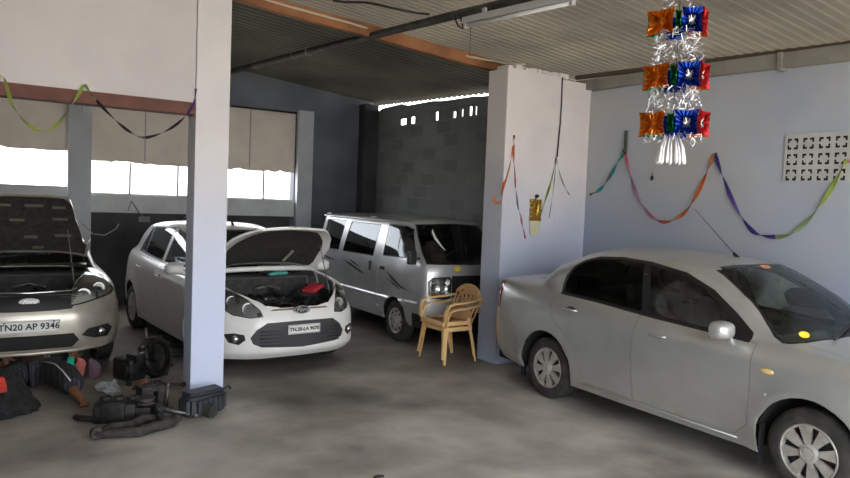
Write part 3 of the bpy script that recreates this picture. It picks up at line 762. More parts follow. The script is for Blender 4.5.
# ------------------------------------------------------------------ silver microvan
VAN = [
 [(2.50,0,.26),(2.49,.35,.26),(2.45,.55,.26),(2.40,.63,.26),(1.84,.66,.26),(1.35,.66,.26),(.8,.66,.26),(.2,.66,.26),(-.4,.66,.26),(-.70,.62,.28),(-.74,.4,.28),(-.75,0,.28)],
 [(2.57,0,.36),(2.565,.35,.36),(2.53,.56,.36),(2.46,.66,.36),(1.84,.69,.36),(1.35,.69,.34),(.8,.69,.34),(.2,.69,.34),(-.4,.69,.34),(-.73,.65,.36),(-.77,.4,.36),(-.78,0,.36)],
 [(2.575,0,.56),(2.57,.35,.56),(2.54,.56,.56),(2.47,.67,.56),(1.84,.705,.545),(1.35,.705,.54),(.8,.705,.54),(.2,.705,.54),(-.4,.70,.54),(-.74,.66,.55),(-.77,.4,.56),(-.78,0,.56)],
 [(2.575,0,.60),(2.57,.35,.60),(2.54,.56,.60),(2.47,.665,.60),(1.84,.69,.58),(1.35,.69,.57),(.8,.69,.57),(.2,.69,.57),(-.4,.69,.57),(-.74,.65,.58),(-.77,.4,.6),(-.78,0,.6)],
 [(2.56,0,.90),(2.555,.35,.90),(2.525,.56,.90),(2.46,.66,.90),(1.84,.695,.88),(1.35,.695,.88),(.8,.695,.88),(.2,.695,.88),(-.4,.69,.88),(-.73,.655,.89),(-.77,.4,.9),(-.78,0,.9)],
 [(2.53,0,1.06),(2.525,.35,1.06),(2.49,.55,1.055),(2.43,.645,1.05),(1.86,.68,1.04),(1.35,.68,1.04),(.8,.68,1.04),(.2,.68,1.04),(-.4,.675,1.04),(-.72,.64,1.04),(-.76,.4,1.05),(-.77,0,1.05)],
 [(2.40,0,1.20),(2.395,.33,1.20),(2.36,.52,1.195),(2.30,.60,1.19),(1.86,.655,1.18),(1.35,.66,1.18),(.8,.66,1.18),(.2,.66,1.18),(-.4,.655,1.18),(-.69,.62,1.18),(-.74,.38,1.19),(-.75,0,1.19)],
 [(2.18,0,1.42),(2.175,.31,1.42),(2.14,.49,1.41),(2.09,.57,1.40),(1.80,.61,1.40),(1.35,.615,1.40),(.8,.615,1.40),(.2,.615,1.40),(-.4,.61,1.40),(-.65,.58,1.40),(-.70,.36,1.41),(-.71,0,1.41)],
 [(2.04,0,1.55),(2.035,.30,1.55),(2.0,.46,1.54),(1.95,.54,1.525),(1.75,.58,1.53),(1.35,.585,1.53),(.8,.585,1.53),(.2,.585,1.53),(-.4,.58,1.53),(-.62,.55,1.53),(-.67,.34,1.54),(-.68,0,1.54)],
 [(2.0,0,1.58),(1.99,.28,1.58),(1.96,.43,1.575),(1.91,.50,1.57),(1.7,.54,1.57),(1.35,.55,1.575),(.8,.55,1.575),(.2,.55,1.575),(-.36,.54,1.57),(-.58,.51,1.57),(-.62,.3,1.58),(-.63,0,1.58)],
 [(1.8,0,1.615),(1.79,0,1.615),(1.76,0,1.615),(1.7,0,1.617),(1.55,0,1.62),(1.35,0,1.625),(.8,0,1.628),(.2,0,1.625),(-.2,0,1.62),(-.4,0,1.615),(-.45,0,1.61),(-.46,0,1.61)],
]
def van(label, loc, rz):
    root = empty('van', loc, rz, label, 'van')
    ax = 1.84
    bm = net_bm(VAN, 7, 4, (-.0, ax), flare=.02, ar=.315, az=.28)
    sd = lambda c, n: abs(c.y) > .42
    fr = lambda c, n: c.x > 1.95
    Q = [(-.50,1.06),(-.47,1.49),(.17,1.50),(.10,1.07)]
    D = [(.27,1.065),(.36,1.49),(1.24,1.485),(1.19,1.07)]
    F = [(1.475,1.10),(1.475,1.505),(1.90,1.495),(2.02,1.46),(2.24,1.12)]
    ws = [(-.605,1.075),(-.545,1.37),(-.495,1.52),(0,1.54),(.495,1.52),(.545,1.37),(.605,1.075),(0,1.065)]
    fd = [(1.42,1.52),(1.335,.62),(1.34,.33),(1.50,.34),(1.56,.50),(1.70,.62),(1.84,.655),(2.0,.62),(2.12,.52),(2.20,.40),(2.36,.42),(2.40,1.06),(2.30,1.1),(2.04,1.525)]
    rd = [(1.41,1.52),(1.325,.62),(1.33,.33),(.42,.33),(.35,.62),(.25,1.05),(.33,1.52)]
    S = [('front_door', 'xz', fd, sd, .004), ('sliding_door', 'xz', rd, sd, .004),
         ('_del', 'xz', circle(0, .28, .305, 28), lambda c, n: abs(c.y) > .35 and c.z < .7, 0),
         ('_del', 'xz', circle(ax, .28, .305, 28), lambda c, n: abs(c.y) > .35 and c.z < .7, 0)]
    for k, p in (('q', Q), ('d', D), ('f', F)):
        S += [('seal', 'xz', offset_poly(p, -.014), sd, 0), (k, 'xz', p, sd, 0)]
    S += [('seal', 'yz', offset_poly(ws, -.014), fr, 0), ('windscreen', 'yz', ws, fr, 0),
          ('rear_window', 'yz', [(-.5,1.08),(-.44,1.48),(.44,1.48),(.5,1.08)], lambda c, n: c.x < -.5, 0),
          ('front_bumper', 'yz', [(-.8,.2),(-.8,.44),(.8,.44),(.8,.2)], lambda c, n: c.x > 2.25, .003),
          ('front_panel', 'yz', [(-.30,.66),(-.30,.92),(.30,.92),(.30,.66)], fr, 0)]
    for s in (1, -1):
        hl = [(.335*s,.67),(.32*s,.87),(.345*s,.895),(.56*s,.885),(.60*s,.85),(.60*s,.70),(.57*s,.665),(.37*s,.65)]
        S += [('lamp_frame', 'yz', offset_poly(hl, -.018), fr, 0), ('headlamp', 'yz', hl, fr, 0)]
    P = body_parts(bm, S)
    skin_obj('body', P['body'], VANS, root, .018)
    for nm, on in (('front_door', 'door'), ('sliding_door', 'sliding_door')):
        for h in split_side(P[nm]): skin_obj(on, h, VANS, root, .02)
    for k in 'qdf':
        for h in split_side(P[k]): skin_obj('side_window', h, G_DARK, root)
    skin_obj('window_surround', P['seal'], TRIM, root, .008)
    skin_obj('windscreen', P['windscreen'], G_DARK, root)
    if 'rear_window' in P: skin_obj('rear_window', P['rear_window'], G_DARK, root)
    skin_obj('front_bumper', P['front_bumper'], BLK, root, .02); skin_obj('front_panel', P['front_panel'], BLK, root, .01)
    for h in split_side(P['lamp_frame']): skin_obj('headlamp_rim', h, BLK, root, .01)
    for h, s in zip(split_side(P['headlamp']), (1, -1)):
        back = h.copy()
        for v in back.verts: v.co.x -= .06
        lamp = skin_obj('headlamp', h, LENS, root, 0)
        skin_obj('headlamp_bowl', back, CHROME, lamp, -.05)
        for yy in (.40, .51):
            q = B(); q.lathe([(0, -.01), (.03, -.02), (.055, .02), (.06, .02)], 20, T(2.51, s*yy, .77) @ RY(PI/2))
            q.out('headlamp_reflector', mat('reflector_bright', (.85, .85, .85), .2, .9), lamp, True)
    arch_liner(root, 0, .32, .42, .67); arch_liner(root, ax, .32, .42, .67)
    b = B(); b.box((.34, -.62, .24), (1.5, .62, .32)); b.box((-.7, -.40, .24), (2.4, .40, .32)); b.out('underbody', UNDER, root)
    for x in (0, ax):
        for s in (1, -1): wheel(root, x, s*.60, .27, .15, .165, 'steel')
    seats(root, [(1.75, -.32), (1.75, .32), (.7, -.3), (.7, .3)], UPHD, .22, .62)
    b = B(); b.box((2.15, -.6, .70), (2.42, .6, 1.02), .05); autosmooth(b.out('dashboard', DASH, root), 40)
    for s in (1, -1):
        b = B(); b.box((2.30, s*.70-.012, 1.08), (2.34, s*.70+.012, 1.12)); b.box((2.30, s*.76-.055, 1.05), (2.37, s*.76+.055, 1.22), .02); b.tube([(2.32, s*.63, 1.12), (2.33, s*.72, 1.12)], .012, 6)
        autosmooth(b.out('wing_mirror', BLK, root), 40)
        for x, z in ((1.50, .925),): 
            b = B(); b.box((x-.055, s*.698-.012, z-.022), (x+.055, s*.698+.012, z+.022), .008); b.out('door_handle', BLK, root)
        b = B(); b.box((1.13, s*.698-.012, .86), (1.18, s*.698+.014, .99), .008); b.out('door_handle', BLK, root)
        b = B(); b.tube([(-.6, s*.592, 1.552), (.8, s*.60, 1.555), (1.75, s*.592, 1.553), (1.97, s*.55, 1.545)], .011, 8); b.out('roof_drip_rail', VANS, root, True)
        b = B(); b.box((1.38, s*.708-.004, .40), (1.45, s*.708+.004, .425)); b.out('side_reflector', mat('white_reflector', (.8, .8, .78), .3), root)
        for pts in ([(1.60,.90),(1.75,.80),(1.98,.72),(2.20,.70),(1.98,.745),(1.76,.845)], [(1.62,.80),(1.80,.74),(2.0,.69),(1.85,.75)],
                    [(.32,.94),(.55,.86),(.85,.80),(1.02,.79),(.84,.835),(.56,.90)], [(.45,.96),(.66,.90),(.88,.86),(.66,.93)], [(-.5,.95),(-.2,.90),(.12,.89),(-.2,.93)]):
            d = B(); d.prism(pts, 0, .0025, Matrix(((1, 0, 0, 0), (0, 0, s, s*.6965), (0, 1, 0, 0), (0, 0, 0, 1))))
            d.out('side_decal', mat('decal_charcoal', (.06, .065, .07), .4), root)
    for x in (-.5, .95):
        b = B(); b.box((x-.05, -.575, 1.575), (x+.05, -.535, 1.60), .01); b.out('roof_clip', mat('clip_white', (.85, .85, .83), .4), root)
    b = B(); b.prism(circle(0, 0, .05, 20, sq=.6), 0, .003, T(2.558, -.22, 1.01) @ RY(PI/2-.15) @ RZ(PI/2)); b.out('yellow_sticker', YEL, root)
    b = B(); b.tube([(2.50, -.5, 1.10), (2.36, -.1, 1.24)], .007, 6); b.tube([(2.50, .05, 1.10), (2.36, .42, 1.24)], .007, 6); b.out('wiper', BLK, root)
    b = B(); b.tube([(2.17,-.36,1.48),(2.20,-.375,1.44),(2.26,-.37,1.37),(2.34,-.345,1.29),(2.40,-.31,1.23)], [.006,.016,.018,.014,.006], 8); b.out('reflection_streak', mat('reflection_white', (.85,.85,.85), .6), root, True)  # white streak modelled in place of a bright reflection on the windscreen
    return root

# ================================================================== THE PLACE
# x runs right along the back wall, y runs away towards the back wall, z up; floor at z = 0
def roof_z(x, y): return 3.40+.105*(6.3-x)+.04*(y-5)
def struct(name, b, m, smooth=False, mats=None):
    o = b.out(name, m, None, smooth, mats); o['kind'] = 'structure'; return o

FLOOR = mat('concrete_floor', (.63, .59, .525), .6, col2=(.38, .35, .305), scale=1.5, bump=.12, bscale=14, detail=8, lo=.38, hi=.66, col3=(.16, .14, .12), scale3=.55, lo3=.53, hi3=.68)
PAINTW = mat('wall_white_paint', (.70, .65, .635), .8, col2=(.62, .575, .565), scale=1.2, bump=.1, bscale=20)
WALLR = mat('wall_pale_blue', (.50, .53, .58), .85, col2=(.42, .46, .54), scale=.8, bump=.1, bscale=18, detail=7, col3=(.50, .50, .50), scale3=.6, lo3=.5, hi3=.65)
WALLB = mat('wall_back_grey', (.20, .215, .245), .9, col2=(.13, .145, .175), scale=1.1, bump=.1, bscale=15, detail=7)
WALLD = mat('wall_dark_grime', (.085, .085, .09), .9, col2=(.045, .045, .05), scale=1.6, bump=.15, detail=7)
LEDGE = mat('sill_pale', (.72, .75, .74), .8, col2=(.62, .65, .64), scale=3)
PANEL = mat('window_board_beige', (.62, .585, .54), .85, col2=(.53, .50, .46), scale=2)
def translucent(m, col, f):
    nt = m.node_tree; p = nt.nodes['Principled BSDF']; out = nt.nodes['Material Output']
    t = nt.nodes.new('ShaderNodeBsdfTranslucent'); t.inputs[0].default_value = (*col, 1); x = nt.nodes.new('ShaderNodeMixShader'); x.inputs[0].default_value = f
    nt.links.new(p.outputs[0], x.inputs[1]); nt.links.new(t.outputs[0], x.inputs[2]); nt.links.new(x.outputs[0], out.inputs[0])
translucent(PANEL, (.6, .56, .5), .22)
FRAME = mat('window_frame_steel', (.30, .30, .29), .5, .3)
def brickmat():
    m = mat('block_wall_grey', (.13, .14, .14), .95)
    nt = m.node_tree; p = nt.nodes['Principled BSDF']
    tc = nt.nodes.new('ShaderNodeTexCoord'); mp = nt.nodes.new('ShaderNodeMapping'); mp.inputs['Rotation'].default_value = (0, -PI/2, 0)
    sx = nt.nodes.new('ShaderNodeSeparateXYZ'); cx = nt.nodes.new('ShaderNodeCombineXYZ')
    nt.links.new(tc.outputs['Object'], sx.inputs[0]); nt.links.new(sx.outputs['Y'], cx.inputs['X']); nt.links.new(sx.outputs['Z'], cx.inputs['Y'])
    br = nt.nodes.new('ShaderNodeTexBrick'); nt.links.new(cx.outputs[0], br.inputs['Vector'])
    br.inputs['Color1'].default_value = (.26, .27, .27, 1); br.inputs['Color2'].default_value = (.37, .385, .385, 1); br.inputs['Mortar'].default_value = (.33, .345, .345, 1)
    br.inputs['Scale'].default_value = 1; br.inputs['Brick Width'].default_value = .42; br.inputs['Row Height'].default_value = .21; br.inputs['Mortar Size'].default_value = .018; br.inputs['Mortar Smooth'].default_value = .3
    n = nt.nodes.new('ShaderNodeTexNoise'); n.inputs['Scale'].default_value = 1.3; n.inputs['Detail'].default_value = 6; nt.links.new(tc.outputs['Object'], n.inputs['Vector'])
    mx = nt.nodes.new('ShaderNodeMix'); mx.data_type = 'RGBA'; mx.blend_type = 'MULTIPLY'; mx.inputs[0].default_value = .35
    nt.links.new(br.outputs['Color'], mx.inputs[6]); nt.links.new(n.outputs['Fac'], mx.inputs[7]); nt.links.new(mx.outputs[2], p.inputs['Base Color'])
    return m
BLOCK = brickmat()
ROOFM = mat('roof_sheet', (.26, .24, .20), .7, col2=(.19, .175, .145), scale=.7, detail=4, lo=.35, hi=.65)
ROOFD = mat('roof_sheet_shaded', (.085, .082, .066), .85, col2=(.055, .054, .044), scale=.8, detail=4)  # older rear sheeting, colour also darkened for light falling off towards the back
CONC = mat('gutter_concrete', (.30, .285, .25), .9, col2=(.20, .19, .17), scale=3, bump=.2)
WOOD = mat('orange_timber', (.40, .17, .07), .7, col2=(.25, .10, .042), scale=3, bump=.15)
WOODR = mat('red_brown_timber', (.18, .068, .048), .7, col2=(.11, .045, .034), scale=5, bump=.1)
PIPE = mat('purlin_steel', (.05, .052, .048), .6, .4, col2=(.09, .09, .085), scale=6)

def rear_floor_shade(m):  # paints shade into the floor colour, darker towards the back, broken by noise
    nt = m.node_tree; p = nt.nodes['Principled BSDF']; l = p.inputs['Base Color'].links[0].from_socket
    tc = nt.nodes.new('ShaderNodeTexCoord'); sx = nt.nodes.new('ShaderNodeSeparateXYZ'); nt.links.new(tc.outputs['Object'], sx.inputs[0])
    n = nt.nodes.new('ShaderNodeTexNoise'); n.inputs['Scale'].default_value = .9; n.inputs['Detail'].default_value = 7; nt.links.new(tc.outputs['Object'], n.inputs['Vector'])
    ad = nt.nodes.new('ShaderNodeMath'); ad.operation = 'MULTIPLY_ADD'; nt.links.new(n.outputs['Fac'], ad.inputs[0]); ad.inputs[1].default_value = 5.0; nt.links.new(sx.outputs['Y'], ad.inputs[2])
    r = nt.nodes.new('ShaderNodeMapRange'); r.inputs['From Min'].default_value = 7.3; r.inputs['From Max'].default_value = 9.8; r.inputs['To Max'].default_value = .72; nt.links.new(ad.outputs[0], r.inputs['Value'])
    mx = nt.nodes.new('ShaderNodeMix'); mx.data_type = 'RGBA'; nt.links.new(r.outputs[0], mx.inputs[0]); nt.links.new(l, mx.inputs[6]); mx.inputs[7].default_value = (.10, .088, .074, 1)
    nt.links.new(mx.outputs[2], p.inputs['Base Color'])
rear_floor_shade(FLOOR)
YB = 11.65      # back wall
XR = 6.28       # right wall
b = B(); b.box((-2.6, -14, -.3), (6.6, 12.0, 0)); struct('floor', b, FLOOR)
b = B(); b.box((-30, -50, -.35), (40, 40, -.31)); struct('ground', b, mat('yard_ground', (.42, .38, .31), .9, col2=(.34, .3, .25), scale=.6))
# right wall beside the saloon
b = B(); b.box((XR, -1.2, 0), (XR+.2, 6.6, 3.25)); struct('wall_right', b, WALLR)
b = B(); b.prism([(-1.2, 3.04), (6.45, 3.28), (6.45, 3.40), (-1.2, 3.20)], XR-.09, XR+.1, Matrix(((0, 0, 1, 0), (1, 0, 0, 0), (0, 1, 0, 0), (0, 0, 0, 1))))
b.box((XR-.11, 3.62, 3.165), (XR+.1, 3.66, 3.33))
struct('trim_1', b, CONC)
b = B(); b.box((XR, 6.6, 0), (XR+.16, YB+.2, 3.17))
holes = [(8.38, 8.42), (8.50, 8.57), (8.73, 8.77), (8.92, 9.0), (9.42, 9.50), (10.14, 10.27), (10.42, 10.62)]
MX = Matrix(((0, 0, 1, 0), (1, 0, 0, 0), (0, 1, 0, 0), (0, 0, 0, 1))); y = 6.6
for (h0, h1), zt in zip(holes+[(YB-.12, YB)], (3.30, 3.31, 3.29, 3.27, 3.31, 3.29, 3.28, 3.30)):
    b.box((XR, y, 3.17), (XR+.025, h0, 3.31)); b.box((XR, h0, zt), (XR+.025, h1, 3.31)); y = h1
b.prism([(6.6, 3.31), (YB-.1, 3.31), (YB-.1, 3.46), (11.3, 3.53), (10.6, 3.55), (10.4, 3.50), (9.6, 3.50), (9.3, 3.47), (8.5, 3.455), (8.2, 3.43), (7.4, 3.42), (6.6, 3.40)], XR, XR+.025, MX)
wr = struct('wall_right_rear', b, BLOCK)
# right pillar
b = B()
b.box((4.95, 6.05, 0), (5.77, 6.40, 3.37), .012); b.box((5.77, 6.07, 0), (XR+.02, 6.40, 3.34))
for k in range(16):
    x = 4.95+.8*random.random(); b.box((x, 6.04+.1*random.random(), 3.35), (x+.06+.1*random.random(), 6.3, 3.40+.02*random.random()), .012)
PILW = mat('pillar_white_paint', (.78, .725, .705), .85, col2=(.70, .655, .65), scale=1.5, bump=.12, bscale=22)
def dado(m, z0, z1, col):
    """blue distemper / grime rising from the bottom of a painted wall, a real stain with its own edge"""
    nt = m.node_tree; p = nt.nodes['Principled BSDF']; l = p.inputs['Base Color'].links[0].from_socket
    tc = nt.nodes.new('ShaderNodeTexCoord'); sx = nt.nodes.new('ShaderNodeSeparateXYZ'); nt.links.new(tc.outputs['Object'], sx.inputs[0])
    n = nt.nodes.new('ShaderNodeTexNoise'); n.inputs['Scale'].default_value = 1.1; n.inputs['Detail'].default_value = 4; nt.links.new(tc.outputs['Object'], n.inputs['Vector'])
    ad = nt.nodes.new('ShaderNodeMath'); ad.operation = 'MULTIPLY_ADD'; nt.links.new(n.outputs['Fac'], ad.inputs[0]); ad.inputs[1].default_value = .9; nt.links.new(sx.outputs['Z'], ad.inputs[2])
    r = nt.nodes.new('ShaderNodeMapRange'); r.inputs['From Min'].default_value = z1+.45; r.inputs['From Max'].default_value = z0+.45; nt.links.new(ad.outputs[0], r.inputs['Value'])
    mx = nt.nodes.new('ShaderNodeMix'); mx.data_type = 'RGBA'; nt.links.new(r.outputs[0], mx.inputs[0]); nt.links.new(l, mx.inputs[6]); mx.inputs[7].default_value = (*col, 1)
    nt.links.new(mx.outputs[2], p.inputs['Base Color'])
dado(PILW, .8, 2.4, (.46, .54, .72)); dado(WALLR, .9, 2.2, (.37, .43, .56))
struct('wall_pillar_right', b, PILW)
# front left column, the boarded wall above the opening and its timber lintel
COLW = mat('column_white_paint', (.80, .76, .745), .8, col2=(.74, .705, .70), scale=1.5, bump=.08, bscale=30)
dado(COLW, .9, 2.3, (.66, .73, .92))
b = B(); b.box((1.525, 5.97, 0), (1.812, 6.22, 3.95), .008); struct('wall_column_left', b, COLW)
b = B(); b.box((-2.4, 5.985, 2.575), (1.52, 6.12, 4.3)); struct('wall_left_front', b, PAINTW)
b = B(); b.box((-2.4, 5.975, 2.485), (1.52, 6.14, 2.585), .004); struct('trim_2', b, WOODR)
# outer left wall
b = B(); b.box((-2.6, -1.2, 0), (-2.4, YB+.2, 4.6)); struct('wall_left', b, WALLB)
b = B(); b.box((-2.6, -1.3, 0), (-.5, -1.1, 4.3)); struct('wall_light_blocker', b, WALLB)  # unseen wall piece, added to darken the left-facing sides of the columns
# back wall: dark plinth, pale ledge, opening, boards above, columns
b = B()
b.box((-2.4, YB, 0), (XR, YB+.2, 1.46)); b.box((4.72, YB, 1.46), (XR, YB+.2, 4.25)); b.box((-2.4, YB, 3.30), (4.72, YB+.2, 4.6))
struct('wall_back', b, WALLB)
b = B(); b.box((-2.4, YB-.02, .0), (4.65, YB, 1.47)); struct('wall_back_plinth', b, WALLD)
b = B(); b.box((-2.4, YB-.05, 1.47), (4.72, YB+.2, 1.755), .006); b.box((-2.4, YB-.03, 1.755), (1.10, YB+.2, 1.83)); struct('trim_3', b, LEDGE)
b = B(); b.box((1.10, YB-.12, 0), (1.42, YB+.2, 3.35)); b.box((-2.4, YB-.12, 0), (-2.1, YB+.2, 3.35)); struct('wall_back_column_left', b, mat('column_grey_blue', (.62, .65, .68), .85, col2=(.54, .57, .60), scale=2))
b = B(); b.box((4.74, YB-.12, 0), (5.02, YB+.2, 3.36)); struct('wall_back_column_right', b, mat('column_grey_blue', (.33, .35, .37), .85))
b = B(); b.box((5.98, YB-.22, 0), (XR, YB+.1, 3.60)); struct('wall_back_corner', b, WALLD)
# boards that close the upper part of the windows, with ragged lower edges
def board(name, x0, x1, z0, z1, amp):
    n = 46; pts = [(x0, z1)]; x = x0
    for k in range(n+1):
        x = x0+(x1-x0)*k/n; pts.append((x, z0+amp*(random.random()**2)))
    pts.append((x1, z1)); bb = B()
    bb.prism(pts[::-1], 0, .003, Matrix(((1, 0, 0, 0), (0, 0, 1, YB+.0), (0, 1, 0, 0), (0, 0, 0, 1))))
    return struct(name, bb, PANEL)
board('trim_4', -2.1, 1.10, 2.37, 3.33, .02); board('trim_5', 1.42, 4.74, 2.245, 3.33, .035)
b = B()
for x in (1.99, 2.72, 3.40, 4.17): b.box((x-.014, YB+.02, 1.75), (x+.014, YB+.06, 2.26))
for x in (-.6, -1.4): b.box((x-.014, YB+.02, 1.83), (x+.014, YB+.06, 2.38))
b.box((1.42, YB+.02, 1.755), (4.74, YB+.06, 1.775)); b.box((-2.1, YB+.02, 1.83), (1.1, YB+.06, 1.85))
for x in (2.2, 2.9, 3.9): b.box((x-.01, YB-.005, 2.3), (x+.01, YB, 3.3))
struct('window_1', b, FRAME)
# ceiling: trapezoid-ribbed sheets running down to the right
def roof_sheet(y, y_end, m, per, amp, dz):
    bm = bmesh.new(); prof = []
    while y < y_end:
        prof += [(y, 0), (y+per*.22, 0), (y+per*.32, amp), (y+per*.78, amp), (y+per*.9, 0)]; y += per
    xs = [-2.7, -.9, .8, 2.4, 3.9, 5.2, 6.52]
    R_ = [[bm.verts.new((x, yy, roof_z(x, yy)+h+dz)) for yy, h in prof] for x in xs]
    for i in range(len(xs)-1):
        for k in range(len(prof)-1): bm.faces.new([R_[i][k], R_[i+1][k], R_[i+1][k+1], R_[i][k+1]])
    bmesh.ops.solidify(bm, geom=bm.faces[:], thickness=.004)
    o = obj('ceiling', bm, m); o['kind'] = 'structure'
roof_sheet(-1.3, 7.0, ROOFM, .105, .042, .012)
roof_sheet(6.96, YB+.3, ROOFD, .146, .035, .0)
# sheet laps and roof members
b = B()
pts = [(3.45, YB-.02, 0), (3.55, 8.7, 0), (3.64, 6.8, 0), (3.70, 5.4, 0), (3.76, 4.5, 0), (3.82, 3.2, 0), (3.9, -1, 0)]
b.tube([(x, y, roof_z(x, y)-.115) for x, y, _ in pts], .042, 12)
struct('trim_7', b, PIPE, True)
b = B()
n = 16; t = bmesh.new(); sec = []
for k in range(n+1):
    x = -2.4+(5.62+2.4)*k/n; yc = 6.66+.115*(5.4-x) if x > 2.4 else 7.005; z0 = roof_z(x, yc)-.135+.005*math.sin(k*1.7)
    sec.append([t.verts.new(p) for p in ((x, yc-.035, z0), (x, yc+.045, z0), (x, yc+.045, z0+.13), (x, yc-.035, z0+.13))])
for a, c in zip(sec, sec[1:]):
    for i in range(4): t.faces.new([a[i], a[(i+1) % 4], c[(i+1) % 4], c[i]])
t.faces.new(sec[0]); t.faces.new(sec[-1][::-1]); b.merge(t)
struct('trim_8', b, WOOD)
# eave purlin along the right wall and a dark strip where the pillar meets the roof
b = B(); b.tube([(XR-.03, yy, roof_z(XR, yy)-.005) for yy in (-1, 1, 3, 5, 6.3)], .03, 8); struct('trim_9', b, mat('eave_brown', (.12, .09, .065), .9))
b = B()
for x in (2.6, 4.9):
    b.box((x-.03, 7.0, roof_z(x, 7)-.09), (x+.03, YB, roof_z(x, 7)-.05), 0)
b.bm.free()

# ------------------------------------------------------------------ cars
sedan = saloon(SILV, False, 'silver saloon parked along the pale blue right wall, bonnet shut', (5.349, 4.773, 0), math.radians(-90.66), '')
tag(sedan, group=None)
fiesta = saloon(CHAMP, True, 'champagne car at the left with raised bonnet and plate ending 9346', (.39, 10.55, 0), math.radians(-90), 'TN20 AP 9346')
figo = hatchback(WHITE, 'white hatchback with raised bonnet behind the white left column', (2.498, 9.771, 0), math.radians(-85.27))
omni = van('silver microvan parked behind the two stacked yellow plastic chairs', (5.223, 9.489, 0), math.radians(-90))

# ------------------------------------------------------------------ two stacked plastic armchairs
CHM = mat('yellow_plastic', (.93, .62, .29), .35, col2=(.88, .56, .24), scale=8)
def plastic_chair(label, loc, rz):
    """sits facing +x"""
    root = empty('plastic_armchair', loc, rz, label, 'chair', None)
    b = B(); bm = b.bm                                        # seat: dished grid, solid
    nx, ny = 12, 12
    V = [[bm.verts.new((.23-.46*i/nx, (-.235+.47*j/ny)*(1-.12*i/nx), .42-.025*math.sin(PI*j/ny)*math.sin(PI*min(1, i/nx*.9))+(.012 if i == 0 else 0)*0-.012*(i == 0)-.03*i/nx)) for j in range(ny+1)] for i in range(nx+1)]
    for i in range(nx):
        for j in range(ny): bm.faces.new([V[i][j], V[i+1][j], V[i+1][j+1], V[i][j+1]])
    bmesh.ops.solidify(bm, geom=bm.faces[:], thickness=.006)
    for s in (1, -1): b.box((-.22, s*.215-.008, .365), (.225, s*.215+.008, .415), .004)
    b.box((.215, -.225, .365), (.235, .225, .415), .006)
    autosmooth(b.out('seat', CHM, root), 45)
    # back: curved shell with upright slots
    b = B(); bm = b.bm
    nj, nk = 26, 14
    def bp(j, k):
        t = -1+2*j/nj; h = k/nk
        hmax = .80-.10*abs(t)**2.6
        z = .40+(hmax-.40)*h
        y = t*(.215+.03*h)
        x = -.20-.15*h-.03*(1-t*t)
        return (x, y, z)
    G = [[bm.verts.new(bp(j, k)) for k in range(nk+1)] for j in range(nj+1)]
    for j in range(nj):
        for k in range(nk):
            slot = 2 <= j < nj-2 and (j-2) % 4 in (0, 1) and 4 <= k < nk-2
            if slot: continue
            bm.faces.new([G[j][k], G[j+1][k], G[j+1][k+1], G[j][k+1]])
    bmesh.ops.solidify(bm, geom=bm.faces[:], thickness=.008)
    b.tube([bp(j, nk) for j in range(nj+1)], .010, 8)
    autosmooth(b.out('backrest', CHM, root), 45)
    for s in (1, -1):
        b = B()
        path = [(-.33, s*.245, .66), (-.20, s*.27, .645), (-.02, s*.282, .63), (.12, s*.285, .625), (.20, s*.275, .60), (.235, s*.262, .52), (.24, s*.25, .42)]
        for p, q in zip(path, path[1:]):
            P, Q = Vector(p), Vector(q); d = (Q-P).normalized(); w = Vector((0, 1, 0)).cross(d).normalized()
            t = bmesh.new(); vs = []
            for c in (P-d*.004, Q+d*.004):
                for a, e in ((-1, -1), (1, -1), (1, 1), (-1, 1)): vs.append(t.verts.new(c+Vector((0, 1, 0))*.026*a+w*.008*e))
            for f in ((0, 1, 2, 3), (7, 6, 5, 4), (0, 4, 5, 1), (1, 5, 6, 2), (2, 6, 7, 3), (3, 7, 4, 0)): t.faces.new([vs[i] for i in f])
            b.merge(t)
        autosmooth(b.out('arm', CHM, root), 45)
        for x0, x1, y1, top in ((.215, .265, .27, .43), (-.20, -.29, .25, .44)):
            b = B(); sgx = 1 if x0 > 0 else -1
            t = bmesh.new(); pr = []
            for z, xx, yy, w in ((top, x0, s*.222, .042), (0, x1, s*y1, .028)):
                # L-shaped section
                L = [(0, 0), (-sgx*w, 0), (-sgx*w, -s*.007), (-sgx*.007, -s*.007), (-sgx*.007, -s*w), (0, -s*w)]
                pr.append([t.verts.new((xx+a, yy+c, z)) for a, c in L])
            for i in range(6): t.faces.new([pr[0][i], pr[0][(i+1) % 6], pr[1][(i+1) % 6], pr[1][i]])
            t.faces.new(pr[0]); t.faces.new(pr[1][::-1]); b.merge(t)
            b.out('leg', CHM, root)
    return root
ch = plastic_chair('lower of the two stacked yellow plastic armchairs, its legs on the floor', (4.605, 6.52, 0), PI+.02); ch.scale = (.86, .96, 1)
ch2 = copy_tree(ch); ch2.location = (4.58, 6.52, .065); ch2['label'] = 'upper of the two stacked yellow plastic armchairs, nested in the lower one'
for c in (ch, ch2): c['group'] = 'stacked yellow plastic armchairs'

